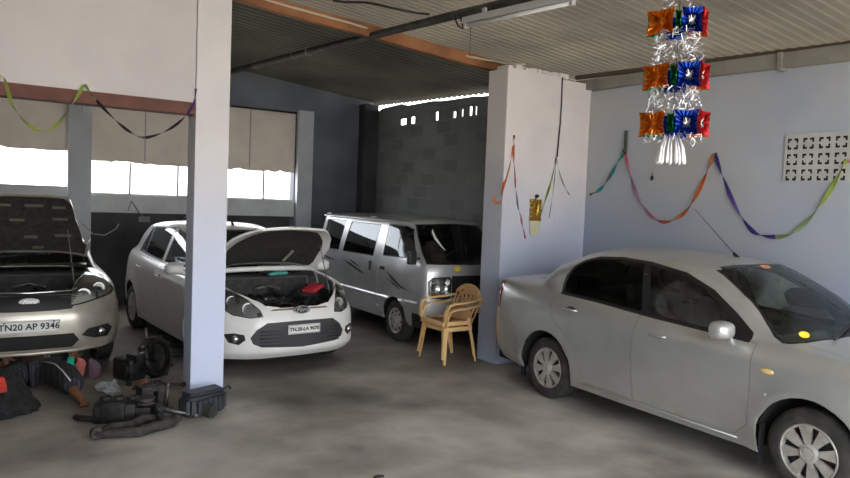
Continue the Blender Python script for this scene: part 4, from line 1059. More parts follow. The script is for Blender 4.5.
# ------------------------------------------------------------------ crepe paper streamers
def cmat(n, c): return mat('crepe_'+n, c, .75)
CR = {'teal': cmat('teal', (.05, .50, .50)), 'pink': cmat('pink', (.80, .28, .38)), 'rose': cmat('rose', (.62, .38, .50)), 'orange': cmat('orange', (.95, .26, .07)),
      'salmon': cmat('salmon', (.78, .28, .12)), 'blue': cmat('blue', (.08, .075, .36)), 'violet': cmat('violet', (.20, .12, .48)), 'green': cmat('green', (.45, .58, .30)),
      'lime': cmat('lime', (.58, .70, .16)), 'yellow': cmat('yellow', (.85, .60, .05)), 'plum': cmat('plum', (.05, .03, .05)), 'grey': cmat('grey', (.25, .28, .27))}
def spline(pts, n):
    out = []; N = len(pts)
    P = [Vector(p) for p in pts]; P = [P[0]*2-P[1]]+P+[P[-1]*2-P[-2]]
    for i in range(1, N):
        for k in range(n):
            t = k/n; a, b_, c, d = P[i-1], P[i], P[i+1], P[i+2]
            out.append(.5*((2*b_)+(-a+c)*t+(2*a-5*b_+4*c-d)*t*t+(-a+3*b_-3*c+d)*t**3))
    out.append(Vector(pts[-1])); return out
def streamer(label, pts, cols, w=.03, twist=3, nrm=(1, 0, 0), group=None):
    pts = spline(pts, 8); N = len(pts); bm = bmesh.new(); rows = []
    nrm = Vector(nrm)
    for i, p in enumerate(pts):
        d = (pts[min(i+1, N-1)]-pts[max(i-1, 0)]).normalized()
        a = d.cross(nrm).normalized(); ph = twist*2*PI*i/N
        v = a*math.cos(ph)*w/2+nrm*math.sin(ph)*w/2*.7
        q = p-nrm*.0
        rows.append([bm.verts.new(q+v), bm.verts.new(q-v)])
    for i in range(N-1):
        f = bm.faces.new([rows[i][0], rows[i][1], rows[i+1][1], rows[i+1][0]]); f.material_index = min(len(cols)-1, int(i/(N-1)*len(cols)))
    bmesh.ops.solidify(bm, geom=bm.faces[:], thickness=.0012)
    o = obj('paper_streamer', bm, None, None, True, [CR[c] for c in cols])
    return tag(o, label, 'streamer', group)
XW = XR-.02
def W(y, z, d=0): return (XW-d, y, z)
G1 = 'crepe streamers looped along the right wall'
streamer('short teal streamer falling from the black bracket to the pillar corner', [W(5.47, 2.49), W(5.58, 2.36), W(5.70, 2.17, .01), W(5.83, 2.05), W(5.98, 1.99)], ['teal', 'teal', 'grey', 'teal', 'grey'], .042, 1.5, group=G1)
streamer('long pink to orange streamer looping below the hanging foil lantern', [W(5.47, 2.49), W(5.36, 2.2), W(5.22, 1.94), W(5.05, 1.77), W(4.87, 1.71, .02), W(4.70, 1.76), W(4.53, 1.93), W(4.40, 2.2), W(4.31, 2.42)], ['pink', 'rose', 'rose', 'pink', 'salmon', 'salmon', 'orange', 'salmon'], .042, 3, group=G1)
streamer('long blue to green streamer looping down and up to the vent blocks', [W(4.30, 2.42), W(4.20, 2.2), W(4.05, 1.92), W(3.88, 1.70), W(3.72, 1.63, .02), W(3.50, 1.65), W(3.36, 1.76), W(3.20, 1.97), W(3.08, 2.22), W(3.02, 2.33)], ['blue', 'violet', 'blue', 'violet', 'green', 'green', 'lime', 'lime'], .042, 3, group=G1)
streamer('pale thread of streamer hanging from the green loop at the vent blocks', [W(3.02, 2.33), W(2.98, 2.28), W(2.9, 2.2)], ['pink'], .02, 1)
YP = 6.046
def Pp(x, z, d=0): return (x, YP-d, z)
G2 = 'crepe streamers on the right pillar'
streamer('orange streamer on the pillar corner, bent to the left', [Pp(5.075, 2.50), Pp(5.03, 2.28), Pp(4.955, 2.05), Pp(4.90, 1.88, .03), Pp(4.83, 1.85, .04), Pp(4.78, 1.90, .04)], ['orange', 'orange', 'salmon', 'orange'], .035, 1.2, (0, -1, 0), G2)
streamer('pink streamer hanging straight down beside the orange one on the pillar', [Pp(5.075, 2.62), Pp(5.08, 2.40), Pp(5.12, 2.1), Pp(5.17, 1.85), Pp(5.24, 1.66), Pp(5.31, 1.45)], ['salmon', 'pink', 'rose', 'pink'], .026, 2.5, (0, -1, 0), G2)
streamer('olive green streamer slanting down to the gold foil hanging on the pillar', [Pp(5.735, 2.42), Pp(5.70, 2.25), Pp(5.63, 2.0), Pp(5.55, 1.78), Pp(5.50, 1.70)], ['green', 'lime', 'green'], .035, 1, (0, -1, 0), G2)
streamer('thin grey streamer hanging plumb from the wire end on the pillar', [Pp(5.735, 2.40), Pp(5.72, 2.1), Pp(5.67, 1.70)], ['grey', 'green'], .012, 1, (0, -1, 0), G2)
streamer('thin grey streamer splaying to the right from the wire end', [Pp(5.74, 2.40), Pp(5.82, 2.2), Pp(5.92, 2.05), Pp(5.98, 1.98)], ['grey', 'rose'], .012, 1, (0, -1, 0), G2)
YL = 5.968
def Ll(x, z): return (x, YL, z)
G3 = 'crepe streamers looped across the left lintel'
streamer('yellow to lime streamer looping across the timber lintel at the far left', [Ll(.10, 2.63), Ll(.15, 2.60), Ll(.20, 2.42), Ll(.30, 2.29), Ll(.41, 2.245), Ll(.51, 2.33), Ll(.61, 2.50), Ll(.675, 2.63)], ['yellow', 'lime', 'green', 'lime', 'lime', 'green', 'lime'], .027, 2.2, (0, -1, 0), G3)
streamer('lime to dark plum streamer looping from the lintel to the white left column', [Ll(.68, 2.63), Ll(.76, 2.52), Ll(.90, 2.38), Ll(1.02, 2.29), Ll(1.13, 2.26), Ll(1.30, 2.335), Ll(1.43, 2.45), Ll(1.50, 2.56), Ll(1.525, 2.70)], ['green', 'plum', 'plum', 'grey', 'plum', 'plum', 'violet', 'violet'], .024, 3, (0, -1, 0), G3)

# ------------------------------------------------------------------ hanging foil lantern
LX, LY = 2.85, 2.20
lan = empty('foil_lantern', (LX, LY, 0), 0, 'tall hanging lantern of orange, green, blue and red foil boxes with silver tinsel', 'lantern')
FO = {'o': mat('foil_orange', (.95, .34, .04), .22, .8), 'g': mat('foil_green', (.03, .38, .12), .22, .85), 'b': mat('foil_blue', (.02, .08, .55), .22, .85), 'r': mat('foil_red', (.72, .04, .05), .25, .8)}
SIL = mat('foil_silver', (.85, .85, .86), .18, 1.0)
CLR = mat('clear_film', (.85, .86, .86), .15, .6)
PLAN = [(-.165, .055), (-.030, -.055), (.005, -.045), (.118, -.060), (.168, .050), (.070, .150), (-.060, .150)]
PCOL = ['o', 'g', 'b', 'r', 'o', 'b', 'g']
def foil_tier(zc, k, hh, turn, tilt):
    """a drum of puckered foil squares, wide ones between narrow ones"""
    R = RZ(-YAW-.36+turn)                     # the drum hangs turned on its string
    P_ = [R @ Vector((x*k, y*k, 0)) for x, y in PLAN]
    for i in range(7):
        p0, p1 = P_[i], P_[(i+1) % 7]; wd = (p1-p0).length; d = (p1-p0).normalized(); nn = d.cross(Vector((0, 0, 1)))
        c = (p0+p1)/2+Vector((0, 0, zc))-nn*(.012 if wd < .06 else .026)
        bm = bmesh.new(); M_ = 40; ring = []
        small = PCOL[i] == 'g' and wd < .06
        for q in range(M_):
            t = q/M_*4; s = int(t); f = t-s; cs = [(-1, -1), (1, -1), (1, 1), (-1, 1), (-1, -1)]
            u = cs[s][0]*(1-f)+cs[s+1][0]*f; v = cs[s][1]*(1-f)+cs[s+1][1]*f
            if wd < .06: v *= .75
            bow = 1-.16*(1-v*v)*(abs(u) > .99); bow2 = 1-.10*(1-u*u)*(abs(v) > .7)
            Q = (p0+p1)/2+(p1-p0)/2*u*bow+Vector((0, 0, zc+hh*v*bow2))+nn*(.004*(q % 2))
            ring.append(bm.verts.new(Q))
        mid = [bm.verts.new(v.co*.5+c*.5+nn*(.009 if j % 2 else -.004)) for j, v in enumerate(ring)]
        cv = bm.verts.new(c)
        for q in range(M_):
            bm.faces.new([ring[q], ring[(q+1) % M_], mid[(q+1) % M_], mid[q]]); bm.faces.new([mid[q], mid[(q+1) % M_], cv])
        bmesh.ops.solidify(bm, geom=bm.faces[:], thickness=.001)
        obj('foil_panel', bm, FO[PCOL[i]], lan)
        if wd > .06:
            rs = B()
            for q in range(14):
                a = 2*PI*q/14; e = d*math.cos(a)+Vector((0, 0, 1))*math.sin(a)
                rs.tube([c+nn*.006, c+nn*.018+e*.026], [.0025, .0008], 4)
            rs.out('rosette', SIL if PCOL[i] != 'o' else FO['o'], lan)
def tinsel(z0, z1, r0, r1, n, name):
    t = bmesh.new()
    for k in range(n):
        a = random.random()*2*PI; h = random.random(); rr = (r0+(r1-r0)*h)*(.75+.35*random.random())
        c = Vector((rr*math.cos(a), rr*math.sin(a), z0+(z1-z0)*h)); d = Vector((random.gauss(0, 1), random.gauss(0, 1), random.gauss(0, 1.2))).normalized()*.014
        e = d.cross(Vector((random.random(), random.random(), random.random()))).normalized()*.0013
        t.faces.new([t.verts.new(c-d-e), t.verts.new(c+d-e), t.verts.new(c+d+e), t.verts.new(c-d+e)])
    bmesh.ops.solidify(t, geom=t.faces[:], thickness=.0005)
    o = obj(name, t, SIL, lan); o['kind'] = 'stuff'
TZ = (2.258, 2.488, 2.75)
for z, k, tu in zip(TZ, (1.0, .94, .86), (0, .05, .2)): foil_tier(z, k, .062, tu, 0)
tinsel(2.31, 2.43, .12, .10, 700, 'tinsel_fringe'); tinsel(2.545, 2.70, .12, .09, 760, 'tinsel_fringe'); tinsel(2.81, 2.98, .09, .03, 300, 'tinsel_fringe'); tinsel(2.165, 2.20, .13, .13, 120, 'tinsel_fringe')
tb = B()
for k in range(9):
    a = 2*PI*k/9; x, y = .055*math.cos(a), .055*math.sin(a)
    tb.tube([(x*.6, y*.6, 2.20), (x, y, 2.14), (x*1.15, y*1.15, 2.075), (x*1.2, y*1.2, 2.06)], [.003, .006, .011, .005], 6)
tb.out('tassel', mat('tassel_silver', (.92, .92, .92), .3, .4), lan, True)
sb = B(); sb.tube([(0, 0, 2.30), (0, 0, roof_z(LX, LY)+.03)], .002, 5); sb.out('string', BLK, lan)

# ------------------------------------------------------------------ things on the right wall and pillar
def vent():
    b = B(); cell = .0203; bw = 7; N = 7; M_ = 3
    solid = [[1]*(bw*N+1) for _ in range(bw*M_+1)]
    holes = [(1, 1), (2, 1), (1, 2), (5, 1), (4, 1), (5, 2), (1, 5), (1, 4), (2, 5), (5, 5), (4, 5), (5, 4)]
    for i in range(N):
        for j in range(M_):
            for (u, v) in holes: solid[j*bw+v][i*bw+u] = 0
    y0, z0 = 3.585, 2.135; x = XR-.014
    bm = b.bm
    for j, row in enumerate(solid):
        for i, s in enumerate(row):
            ya, yb = y0-i*cell, y0-(i+1)*cell; za, zb = z0+j*cell, z0+(j+1)*cell
            if s:
                bm.faces.new([bm.verts.new(p) for p in ((x, ya, za), (x, yb, za), (x, yb, zb), (x, ya, zb))])
                for (di, dj), (P, Q) in (((1, 0), ((yb, za), (yb, zb))), ((-1, 0), ((ya, za), (ya, zb))), ((0, 1), ((ya, zb), (yb, zb))), ((0, -1), ((ya, za), (yb, za)))):
                    ii, jj = i+di, j+dj
                    if not (0 <= ii < len(row) and 0 <= jj < len(solid)) or not solid[jj][ii]:
                        bm.faces.new([bm.verts.new(p) for p in ((x, *P), (x, *Q), (XR-.001, *Q), (XR-.001, *P))])
    bmesh.ops.remove_doubles(bm, verts=bm.verts, dist=1e-5)
    o = b.out('vent_block', mat('vent_white', (.55, .55, .54), .8, col2=(.47, .47, .46), scale=4), None)
    tag(o, 'panel of pierced white vent blocks set high in the right wall', 'vent')
    d = B(); d.box((XR-.006, y0-bw*N*cell-cell*.5, z0+cell*.5), (XR-.002, y0-cell*.5, z0+bw*M_*cell+cell*.5)); d.out('vent_hole_shade', DARK, o)  # dark sheet standing in for the shade inside the pierced holes
vent()
b = B(); b.box((XR-.03, 5.455, 2.50), (XR, 5.485, 2.74), .004); b.box((XR-.05, 5.45, 2.49), (XR-.01, 5.49, 2.53), .006)
tag(b.out('wall_bracket', mat('bracket_dark', (.07, .065, .06), .7)), 'dark upright bracket on the right wall that the teal and pink streamers hang from', 'bracket')
b = B(); b.ball((XR-.012, 5.075, 2.19), (.014, .022, .028)); b.tube([(XR-.012, 5.075, 2.20), (XR-.012, 5.07, 2.25)], .004, 6)
tag(b.out('wall_hook', BLK, None, True), 'small black hook on the right wall under the hanging foil lantern', 'hook')
b = B(); b.tube([(XR-.012, 4.305, 2.40), (XR-.02, 4.30, 2.43), (XR, 4.30, 2.43)], .012, 8)
tag(b.out('wall_nail', BLK, None, True), 'dark nail holding the orange and blue streamers on the right wall', 'nail')
g = empty('foil_hanging', (5.44, 6.052, 0), 0, 'small gold foil hanging with a cream tassel on the right pillar', 'decoration')
b = B()
GOLD = mat('gold_foil', (.62, .40, .06), .3, .7, col2=(.30, .17, .03), scale=60, lo=.45, hi=.55)
n = 8
for j in range(5):
    b.box((-.085+.004*(j % 2), -.03, 1.655+j*.052), (.085-.004*(j % 2), -.002, 1.70+j*.052), .006)
b.box((-.05, -.045, 1.67), (-.03, -.03, 1.9), .005); b.box((.03, -.045, 1.67), (.05, -.03, 1.9), .005); b.tube([(0, -.04, 1.70), (0, -.05, 1.79), (0, -.04, 1.88)], [.02, .032, .01], 10)
autosmooth(b.out('foil_body', GOLD, g), 40)
b = B()
for k in range(16):
    x = -.075+.15*k/15; b.tube([(x, -.012, 1.66), (x*.95, -.016, 1.58), (x*.85, -.014, 1.475+.03*abs(k-7.5)/7.5)], [.008, .008, .004], 5)
b.out('tassel', mat('tassel_cream', (.62, .60, .42), .7), g)
b = B(); b.ball((.01, -.02, 1.945), (.03, .02, .022)); b.tube([(.01, -.01, 1.94), (.0, -.01, 1.90)], .008, 6); b.out('knot', BLK, g, True)
b = B(); b.tube([(5.775, 6.05, 3.36), (5.772, 6.04, 3.1), (5.765, 6.035, 2.85), (5.745, 6.03, 2.6), (5.735, 6.03, 2.42)], .008, 6)
tag(b.out('hanging_wire', BLK, None, True), 'black wire running down the step of the right pillar', 'wire')
# ceiling wires, tube light
b = B(); pt = [(-1.0, 6.95), (1.0, 7.0), (2.5, 6.96), (3.4, 6.84), (4.0, 6.86), (4.65, 6.78), (5.28, 6.5), (5.4, 6.3)]
b.tube([(x, y, roof_z(x, y)-.05) for x, y in pt], .013, 8)
tag(b.out('conduit_pipe', mat('conduit_cream', (.62, .55, .42), .6), None, True), 'thin cream conduit running along the orange timber beam under the roof', 'pipe')
t = empty('tube_light', (3.68, 4.45, 3.415), 0, 'unlit white tube light fixed along the dark roof pipe', 'lamp')
t.rotation_euler = (math.atan(.04), 0, math.radians(4))
b = B(); b.box((-.03, -.65, -.01), (.03, .65, .045), .006); b.box((-.012, -.4, .045), (.012, -.36, .09)); b.box((-.012, .36, .045), (.012, .4, .09)); b.out('batten', mat('batten_white', (.50, .50, .48), .5), t)
b = B(); b.tube([(0, -.60, -.03), (0, .60, -.03)], .016, 12); b.out('tube', mat('tube_glass_white', (.8, .8, .78), .3), t, True)
b = B(); b.box((-.02, -.635, -.05), (.02, -.605, .0), .003); b.box((-.02, .605, -.05), (.02, .635, .0), .003); b.out('lamp_holder', mat('batten_white', (.5, .5, .48), .5), t)
b = B(); b.tube([(3.66, 5.30, 3.56), (3.69, 5.27, 3.46), (3.70, 5.20, 3.42), (3.66, 5.16, 3.46), (3.65, 5.2, 3.55)], .008, 6); b.tube([(3.70, 5.08, 3.5), (3.70, 5.08, 3.15)], .003, 5)
tag(b.out('light_cable', BLK, None, True), 'short black cable looped beside the near end of the tube light', 'cable')
b = B(); pts = [(2.15, 7.6), (2.6, 7.0), (2.95, 6.3), (3.2, 5.6), (3.3, 5.0)]
b.tube([(x+.03*math.sin(9*x), y, roof_z(x, y)-.02-.015*math.sin(13*y)) for x, y in [(2.9+.1*k, 6.35-.07*k+.03*math.sin(k)) for k in range(9)]], .012, 6)
tag(b.out('frayed_cable', BLK, None, True), 'frayed dark cable lying against the roof left of the roof pipe', 'cable')
for k in range(5):
    b = B(); y = 8.4+.45*k; c = Vector((3.56-.02*k, y, roof_z(3.56, y)-.115)); b.tube([c+Vector((.055*math.cos(a), 0, .055*math.sin(a))) for a in [2*PI*i/14 for i in range(14)]], .006, 5, closed=True)
    tag(b.out('wire_tie', ALU), 'pale wire tie wrapped round the far stretch of the dark roof pipe', 'wire', 'wire ties on the roof pipe')
# cable by the back windows
b = B(); b.tube([(1.30, YB-.14, 1.30), (1.45, YB-.10, 1.14), (1.62, YB-.09, 1.12), (1.78, YB-.08, 1.22), (1.82, YB-.08, 1.30)], .010, 6)
tag(b.out('hanging_cable', mat('cable_grey', (.4, .4, .4), .6), None, True), 'pale cable sagging below the back window ledge behind the raised bonnet', 'cable')
b = B()
for x in (2.0, 3.0):
    s = 1 if x < 2.5 else -1
    b.tube([(x, YB-.06, 1.66), (x+.12*s, YB-.07, 1.48), (x+.20*s, YB-.07, 1.40)], .010, 6); b.tube([(x, YB-.06, 1.66), (x-.05, YB-.06, 1.5)], .007, 6)
b.box((2.10, YB-.09, 1.33), (2.28, YB-.02, 1.42), .01)
tag(b.out('window_stay', mat('stay_grey', (.25, .26, .26), .6)), 'grey stays and latch hanging below the back window ledge', 'bracket')
b = B(); b.ball((1.30, YB-.14, 2.98), .022); b.tube([(1.30, YB-.13, 2.98), (1.30, YB-.13, 3.2)], .004, 5)
tag(b.out('pull_switch', mat('switch_white', (.9, .9, .9), .4), None, True), 'small white pull switch hanging above the left back window', 'switch')

# ------------------------------------------------------------------ parts and rags on the floor at the left
def crumple(c, r, seed, m, name, label, cat, amp=.45, parent=None):
    rn = random.Random(seed); t = bmesh.new(); bmesh.ops.create_icosphere(t, subdivisions=4, radius=1)
    g = lambda: Vector((rn.gauss(0, 1), rn.gauss(0, 1), rn.gauss(0, 1))).normalized()
    ph = [(g(), rn.uniform(1.5, 4), rn.uniform(0, 6), 1.0) for _ in range(6)]+[(g(), rn.uniform(5, 11), rn.uniform(0, 6), .45) for _ in range(8)]
    W_ = sum(p[3] for p in ph)
    for v in t.verts:
        d = v.co.normalized(); k = 1
        for a, f, p, w_ in ph: k -= amp*2.2*w_/W_*(1-abs(math.sin(f*d.dot(a)+p)))**2
        sw = .22*math.sin(3*d.z+seed)
        v.co = Vector(((d.x+sw)*r[0]*k, (d.y-sw*.7)*r[1]*k, max(d.z*r[2]*k, -r[2]*.45)))
    z = min(v.co.z for v in t.verts)
    for v in t.verts: v.co = v.co+Vector((c[0], c[1], c[2]-z))
    o = obj(name, t, m, parent, False)
    if label: tag(o, label, cat)
    autosmooth(o, 24)
    return o
CLOTHB = mat('black_cloth', (.012, .012, .013), .95, col2=(.025, .024, .026), scale=20, bump=.2)
crumple((.12, 6.47, 0), (.33, .42, .28), 3, CLOTHB, 'black_cloth', 'black crumpled cloth heaped on the floor under the left car front', 'cloth')
crumple((.12, 6.28, .21), (.085, .09, .085), 4, mat('red_rag', (.75, .07, .035), .9, col2=(.45, .03, .03), scale=15), 'rag', 'bright red rag on the black cloth at the far left', 'rag', .3)
crumple((.72, 7.24, 0), (.055, .05, .17), 5, mat('teal_rag', (.02, .42, .28), .9), 'rag', 'teal rag hanging under the left car bumper, between pale grey and pink', 'rag', .3)
crumple((.81, 7.26, 0), (.06, .05, .16), 6, mat('pink_rag', (.50, .14, .12), .9), 'rag', 'pink rag under the left car bumper, right of the teal one', 'rag', .35)
crumple((.93, 7.22, 0), (.07, .06, .15), 8, mat('plum_rag', (.15, .09, .12), .9), 'rag', 'dull purple rag under the left car bumper corner, rightmost', 'rag', .35)
crumple((.56, 7.46, 0), (.09, .06, .17), 9, mat('grey_rag', (.36, .38, .36), .9), 'rag', 'pale grey rag under the left car bumper, left of the teal one', 'rag', .35)
crumple((.99, 6.68, 0), (.13, .11, .08), 10, mat('plastic_bag', (.42, .44, .45), .35, col2=(.2, .21, .22), scale=14), 'plastic_bag', 'crumpled pale plastic bag on the floor right of the mechanic', 'bag', .5)

# mechanic lying under the left car, only the legs reaching out
def skin_body(name, pts, edges, m, parent, sub=2):
    me = bpy.data.meshes.new(name); me.from_pydata([p[0] for p in pts], edges, [])
    o = bpy.data.objects.new(name, me); C.objects.link(o)
    md = o.modifiers.new('s', 'SKIN'); md.use_smooth_shade = True
    for i, p in enumerate(pts):
        sv = me.skin_vertices[0].data[i]; r = p[1]; sv.radius = r if isinstance(r, tuple) else (r, r); sv.use_root = (i == 0)
    s2 = o.modifiers.new('u', 'SUBSURF'); s2.levels = sub; s2.render_levels = sub
    bpy.context.view_layer.update()
    nm = bpy.data.meshes.new_from_object(o.evaluated_get(bpy.context.evaluated_depsgraph_get()))
    bpy.data.objects.remove(o)
    nm.materials.clear(); nm.name = name
    return link(name, nm, m, parent, True)
man = empty('person', (.5, 7.2, 0), 0, 'person lying under the left car, legs out in dark checked trousers with white piping', 'person')
SKN = mat('skin_brown', (.30, .135, .065), .6, col2=(.20, .09, .045), scale=20)
def L(x, y, z): return (x-.5, y-7.2, z)
SK = [(L(.42,7.20,.12),.10),(L(.44,7.48,.13),(.15,.10)),(L(.46,7.72,.14),(.17,.10)),(L(.47,7.86,.13),.065),(L(.475,8.02,.13),.095),(L(.48,8.12,.13),.08),
      (L(.32,7.16,.12),.085),(L(.20,6.98,.14),.06),(L(.08,7.22,.08),.04),(L(.06,7.28,.045),.03),(L(.03,7.36,.03),.022),
      (L(.54,7.12,.13),.085),(L(.62,6.78,.16),.06),(L(.70,6.46,.07),.042),(L(.715,6.40,.05),.034),(L(.735,6.28,.03),.024),
      (L(.24,7.70,.13),.05),(L(.12,7.52,.10),.042),(L(.22,7.34,.20),.032),(L(.70,7.70,.13),.05),(L(.84,7.54,.10),.042),(L(.76,7.36,.20),.032)]
ED = [(0,1),(1,2),(2,3),(3,4),(4,5),(0,6),(6,7),(7,8),(8,9),(9,10),(0,11),(11,12),(12,13),(13,14),(14,15),(2,16),(16,17),(17,18),(2,19),(19,20),(20,21)]
skin_body('body', SK, ED, SKN, man)
def checks():
    m = mat('checked_trousers', (.022, .022, .026), .9); nt = m.node_tree; p = nt.nodes['Principled BSDF']
    tc = nt.nodes.new('ShaderNodeTexCoord'); w1 = nt.nodes.new('ShaderNodeTexWave'); w1.inputs['Scale'].default_value = 9; w1.bands_direction = 'X'
    w2 = nt.nodes.new('ShaderNodeTexWave'); w2.inputs['Scale'].default_value = 9; w2.bands_direction = 'Y'
    nt.links.new(tc.outputs['Object'], w1.inputs[0]); nt.links.new(tc.outputs['Object'], w2.inputs[0])
    mm = nt.nodes.new('ShaderNodeMath'); mm.operation = 'MULTIPLY'; nt.links.new(w1.outputs['Fac'], mm.inputs[0]); nt.links.new(w2.outputs['Fac'], mm.inputs[1])
    mx = nt.nodes.new('ShaderNodeMix'); mx.data_type = 'RGBA'; mx.inputs[6].default_value = (.015, .015, .018, 1); mx.inputs[7].default_value = (.06, .06, .07, 1)
    nt.links.new(mm.outputs[0], mx.inputs[0]); nt.links.new(mx.outputs[2], p.inputs['Base Color']); return m
TR = [(L(.42,7.24,.125),(.15,.115)),(L(.30,7.14,.13),.105),(L(.20,6.98,.14),.088),(L(.10,7.18,.09),.07),(L(.56,7.06,.14),.12),(L(.64,6.78,.16),.125),(L(.70,6.50,.11),.095)]
tr = skin_body('trousers', TR, [(0,1),(1,2),(2,3),(0,4),(4,5),(5,6)], checks(), man)
pb = B(); pb.tube([L(.49,7.04,.238), L(.525,6.90,.262), L(.565,6.78,.268), L(.61,6.64,.238), L(.655,6.48,.185)], .0065, 6); pb.out('piping', mat('piping_white', (.55, .56, .58), .7), tr, True)
SH = [(L(.43,7.36,.13),(.15,.115)),(L(.45,7.55,.135),(.165,.115)),(L(.46,7.74,.14),(.17,.11)),(L(.24,7.69,.13),.065),(L(.16,7.58,.11),.055),(L(.70,7.69,.13),.065),(L(.79,7.58,.11),.055)]
skin_body('shirt', SH, [(0,1),(1,2),(2,3),(3,4),(2,5),(5,6)], mat('shirt_grey_blue', (.10, .12, .16), .9), man)
hb = B(); hb.ball(L(.478,8.10,.15), (.088, .085, .082)); hb.out('hair', BLK, man, True)
for bx, by, bz in ((.03, 7.36, .03), (.74, 6.25, .03)):
    fc = B()
    for k in range(5): fc.tube([L(bx-.03+.015*k, by+.03, bz), L(bx-.036+.017*k, by-.018+.004*k, bz-.004)], [.010, .008], 7)
    fc.ball(L(bx, by+.035, bz), (.036, .03, .016)); fc.out('toes', SKN, man, True)
for bx in (.22, .76):
    fc = B()
    for k in range(4): fc.tube([L(bx-.03+.02*k, 7.36, .22), L(bx-.034+.022*k, 7.30, .25), L(bx-.032+.02*k, 7.27, .235)], [.010, .009, .007], 7)
    fc.tube([L(bx+.035, 7.37, .20), L(bx+.06, 7.33, .21)], [.010, .008], 7); fc.ball(L(bx, 7.37, .215), (.04, .03, .018)); fc.out('fingers', SKN, man, True)
for nm, c, r in (('nose', (.475, 8.0, .225), (.012, .02, .016)), ('eye', (.44, 8.03, .215), (.012, .012, .008)), ('eye', (.51, 8.03, .215), (.012, .012, .008)), ('mouth', (.475, 7.955, .213), (.026, .007, .007)), ('ear', (.38, 8.02, .13), (.012, .022, .03)), ('ear', (.57, 8.02, .13), (.012, .022, .03))):
    fc = B(); fc.ball(L(*c), r); fc.out(nm, SKN, man, True)

# gearbox with its round bell housing
gr = empty('gearbox', (1.40, 7.0, 0), .5, 'black gearbox standing on the floor between the left car and the white column', 'gearbox')
b = B()
b.lathe([(0, -.09), (.06, -.09), (.11, -.06), (.155, -.02), (.165, .0), (.165, .06), (.15, .075), (.13, .07), (.12, .02), (.05, .0), (.045, .05), (0, .05)], 36, T(.03, 0, .17) @ RX(PI/2-.25) @ RY(.2))
for k in range(10):
    a = 2*PI*k/10; b.lathe([(0, -.01), (.016, -.01), (.016, .075), (0, .08)], 8, T(.03, 0, .17) @ RX(PI/2-.25) @ RY(.2) @ T(.16*math.cos(a), .16*math.sin(a), 0))
autosmooth(b.out('bell_housing', IRON, gr), 40)
b = B(); b.box((-.24, -.06, .02), (-.08, .16, .20), .03); b.box((-.20, -.09, .16), (-.12, .05, .24), .02); b.tube([(-.26, 0, .12), (-.20, 0, .12)], .05, 14); b.tube([(-.24, -.05, .04), (-.24, -.05, .0)], .02, 8)
autosmooth(b.out('gear_casing', IRON, gr), 40)
b = B(); b.tube([(-.02, .02, .31), (-.03, .02, .42)], .010, 8); b.ball((-.10, -.03, .285), .022); b.box((-.16, -.08, .235), (-.10, -.05, .26), .006); b.out('selector_rod', ALU, gr, True); gr.scale = (1.18, 1.18, 1.18)
b = B(); b.tube([(1.80+.26*math.cos(a), 8.0+.22*math.sin(a), .035+.015*math.sin(2*a)) for a in [2*PI*k/30 for k in range(30)]], .022, 8, closed=True)
tag(b.out('rubber_hose', RUB, None, True), 'loop of black rubber hose on the floor behind the gearbox', 'hose')

# heap of suspension and engine parts before the column
RUST = mat('rusty_iron', (.30, .12, .06), .7, col2=(.14, .06, .035), scale=14, bump=.3)
DRY = mat('dusty_iron', (.075, .068, .064), .8, .2, col2=(.03, .028, .026), scale=14, bump=.3)
dr = empty('drive_shaft', (1.20, 6.20, .05), 0, 'dark drive shaft with a rusty orange joint lying before the white column', 'car part')
b = B(); b.lathe([(0, -.05), (.035, -.05), (.055, -.02), (.06, .02), (.045, .05), (.02, .065), (0, .065)], 20, T(-.02, 0, .10) @ RY(PI/2)); b.tube([(-.05, 0, .10), (-.10, -.02, .085)], [.022, .012], 8)
autosmooth(b.out('joint', RUST, dr), 40)
b = B(); b.tube([(.04, 0, .10), (.12, -.02, .10), (.30, -.06, .09)], .014, 10); b.lathe([(.018, 0), (.045, .02), (.035, .035), (.045, .05), (.032, .065), (.04, .08), (.016, .11)], 16, T(.04, -.0, .10) @ RZ(-.2) @ RY(PI/2)); b.tube([(.30, -.06, .09), (.40, -.12, .10), (.42, -.24, .06), (.36, -.32, .03)], .022, 10)
autosmooth(b.out('shaft', IRON, dr), 40)
eb = empty('engine_block', (.98, 5.80, 0), -.35, 'dark greasy engine casting lying in the heap of car parts', 'car part')
b = B(); b.box((-.22, -.12, 0), (.10, .14, .16), .03); b.box((-.14, -.15, .03), (.02, -.11, .17), .01); b.box((.08, -.10, .0), (.22, .12, .12), .02)
for k in range(3): b.lathe([(.045, 0), (.045, .03), (.034, .03), (.034, .0)], 16, T(-.15+.1*k, .02, .155))
b.tube([(-.20, -.13, .05), (-.30, -.10, .05), (-.36, .0, .03)], .025, 8)
autosmooth(b.out('casting', IRON, eb), 35)
b = B()
b.lathe([(.06, 0), (.075, .01), (.075, .02), (.055, .025), (.055, .04), (.075, .045), (.075, .055), (0, .055)], 20, T(.15, .0, .12)); b.out('pulley', DRY, eb)
mb = empty('strut_mount', (1.20, 5.98, 0), .2, 'upright dark bracket with bolts standing in the heap of car parts', 'car part')
b = B(); b.box((-.09, -.06, 0), (-.03, .08, .24), .012); b.box((-.09, -.06, .20), (.10, .08, .25), .012); b.box((.05, -.05, 0), (.10, .06, .23), .01); b.lathe([(.05, 0), (.05, .015), (.03, .02), (0, .02)], 16, T(.0, .01, .25))
autosmooth(b.out('bracket', DRY, mb), 35); mb.scale = (1, 1, .82)
b = B(); b.tube([(.13, -.02, .0), (.14, -.03, .20)], .018, 10); b.tube([(.14, -.03, .20), (.145, -.03, .26)], .010, 8); b.out('damper_rod', ALU, mb, True)
la = empty('suspension_arm', (1.02, 5.37, 0), 0, 'brown dusty suspension arm lying frontmost in the heap of car parts', 'car part')
b = B()
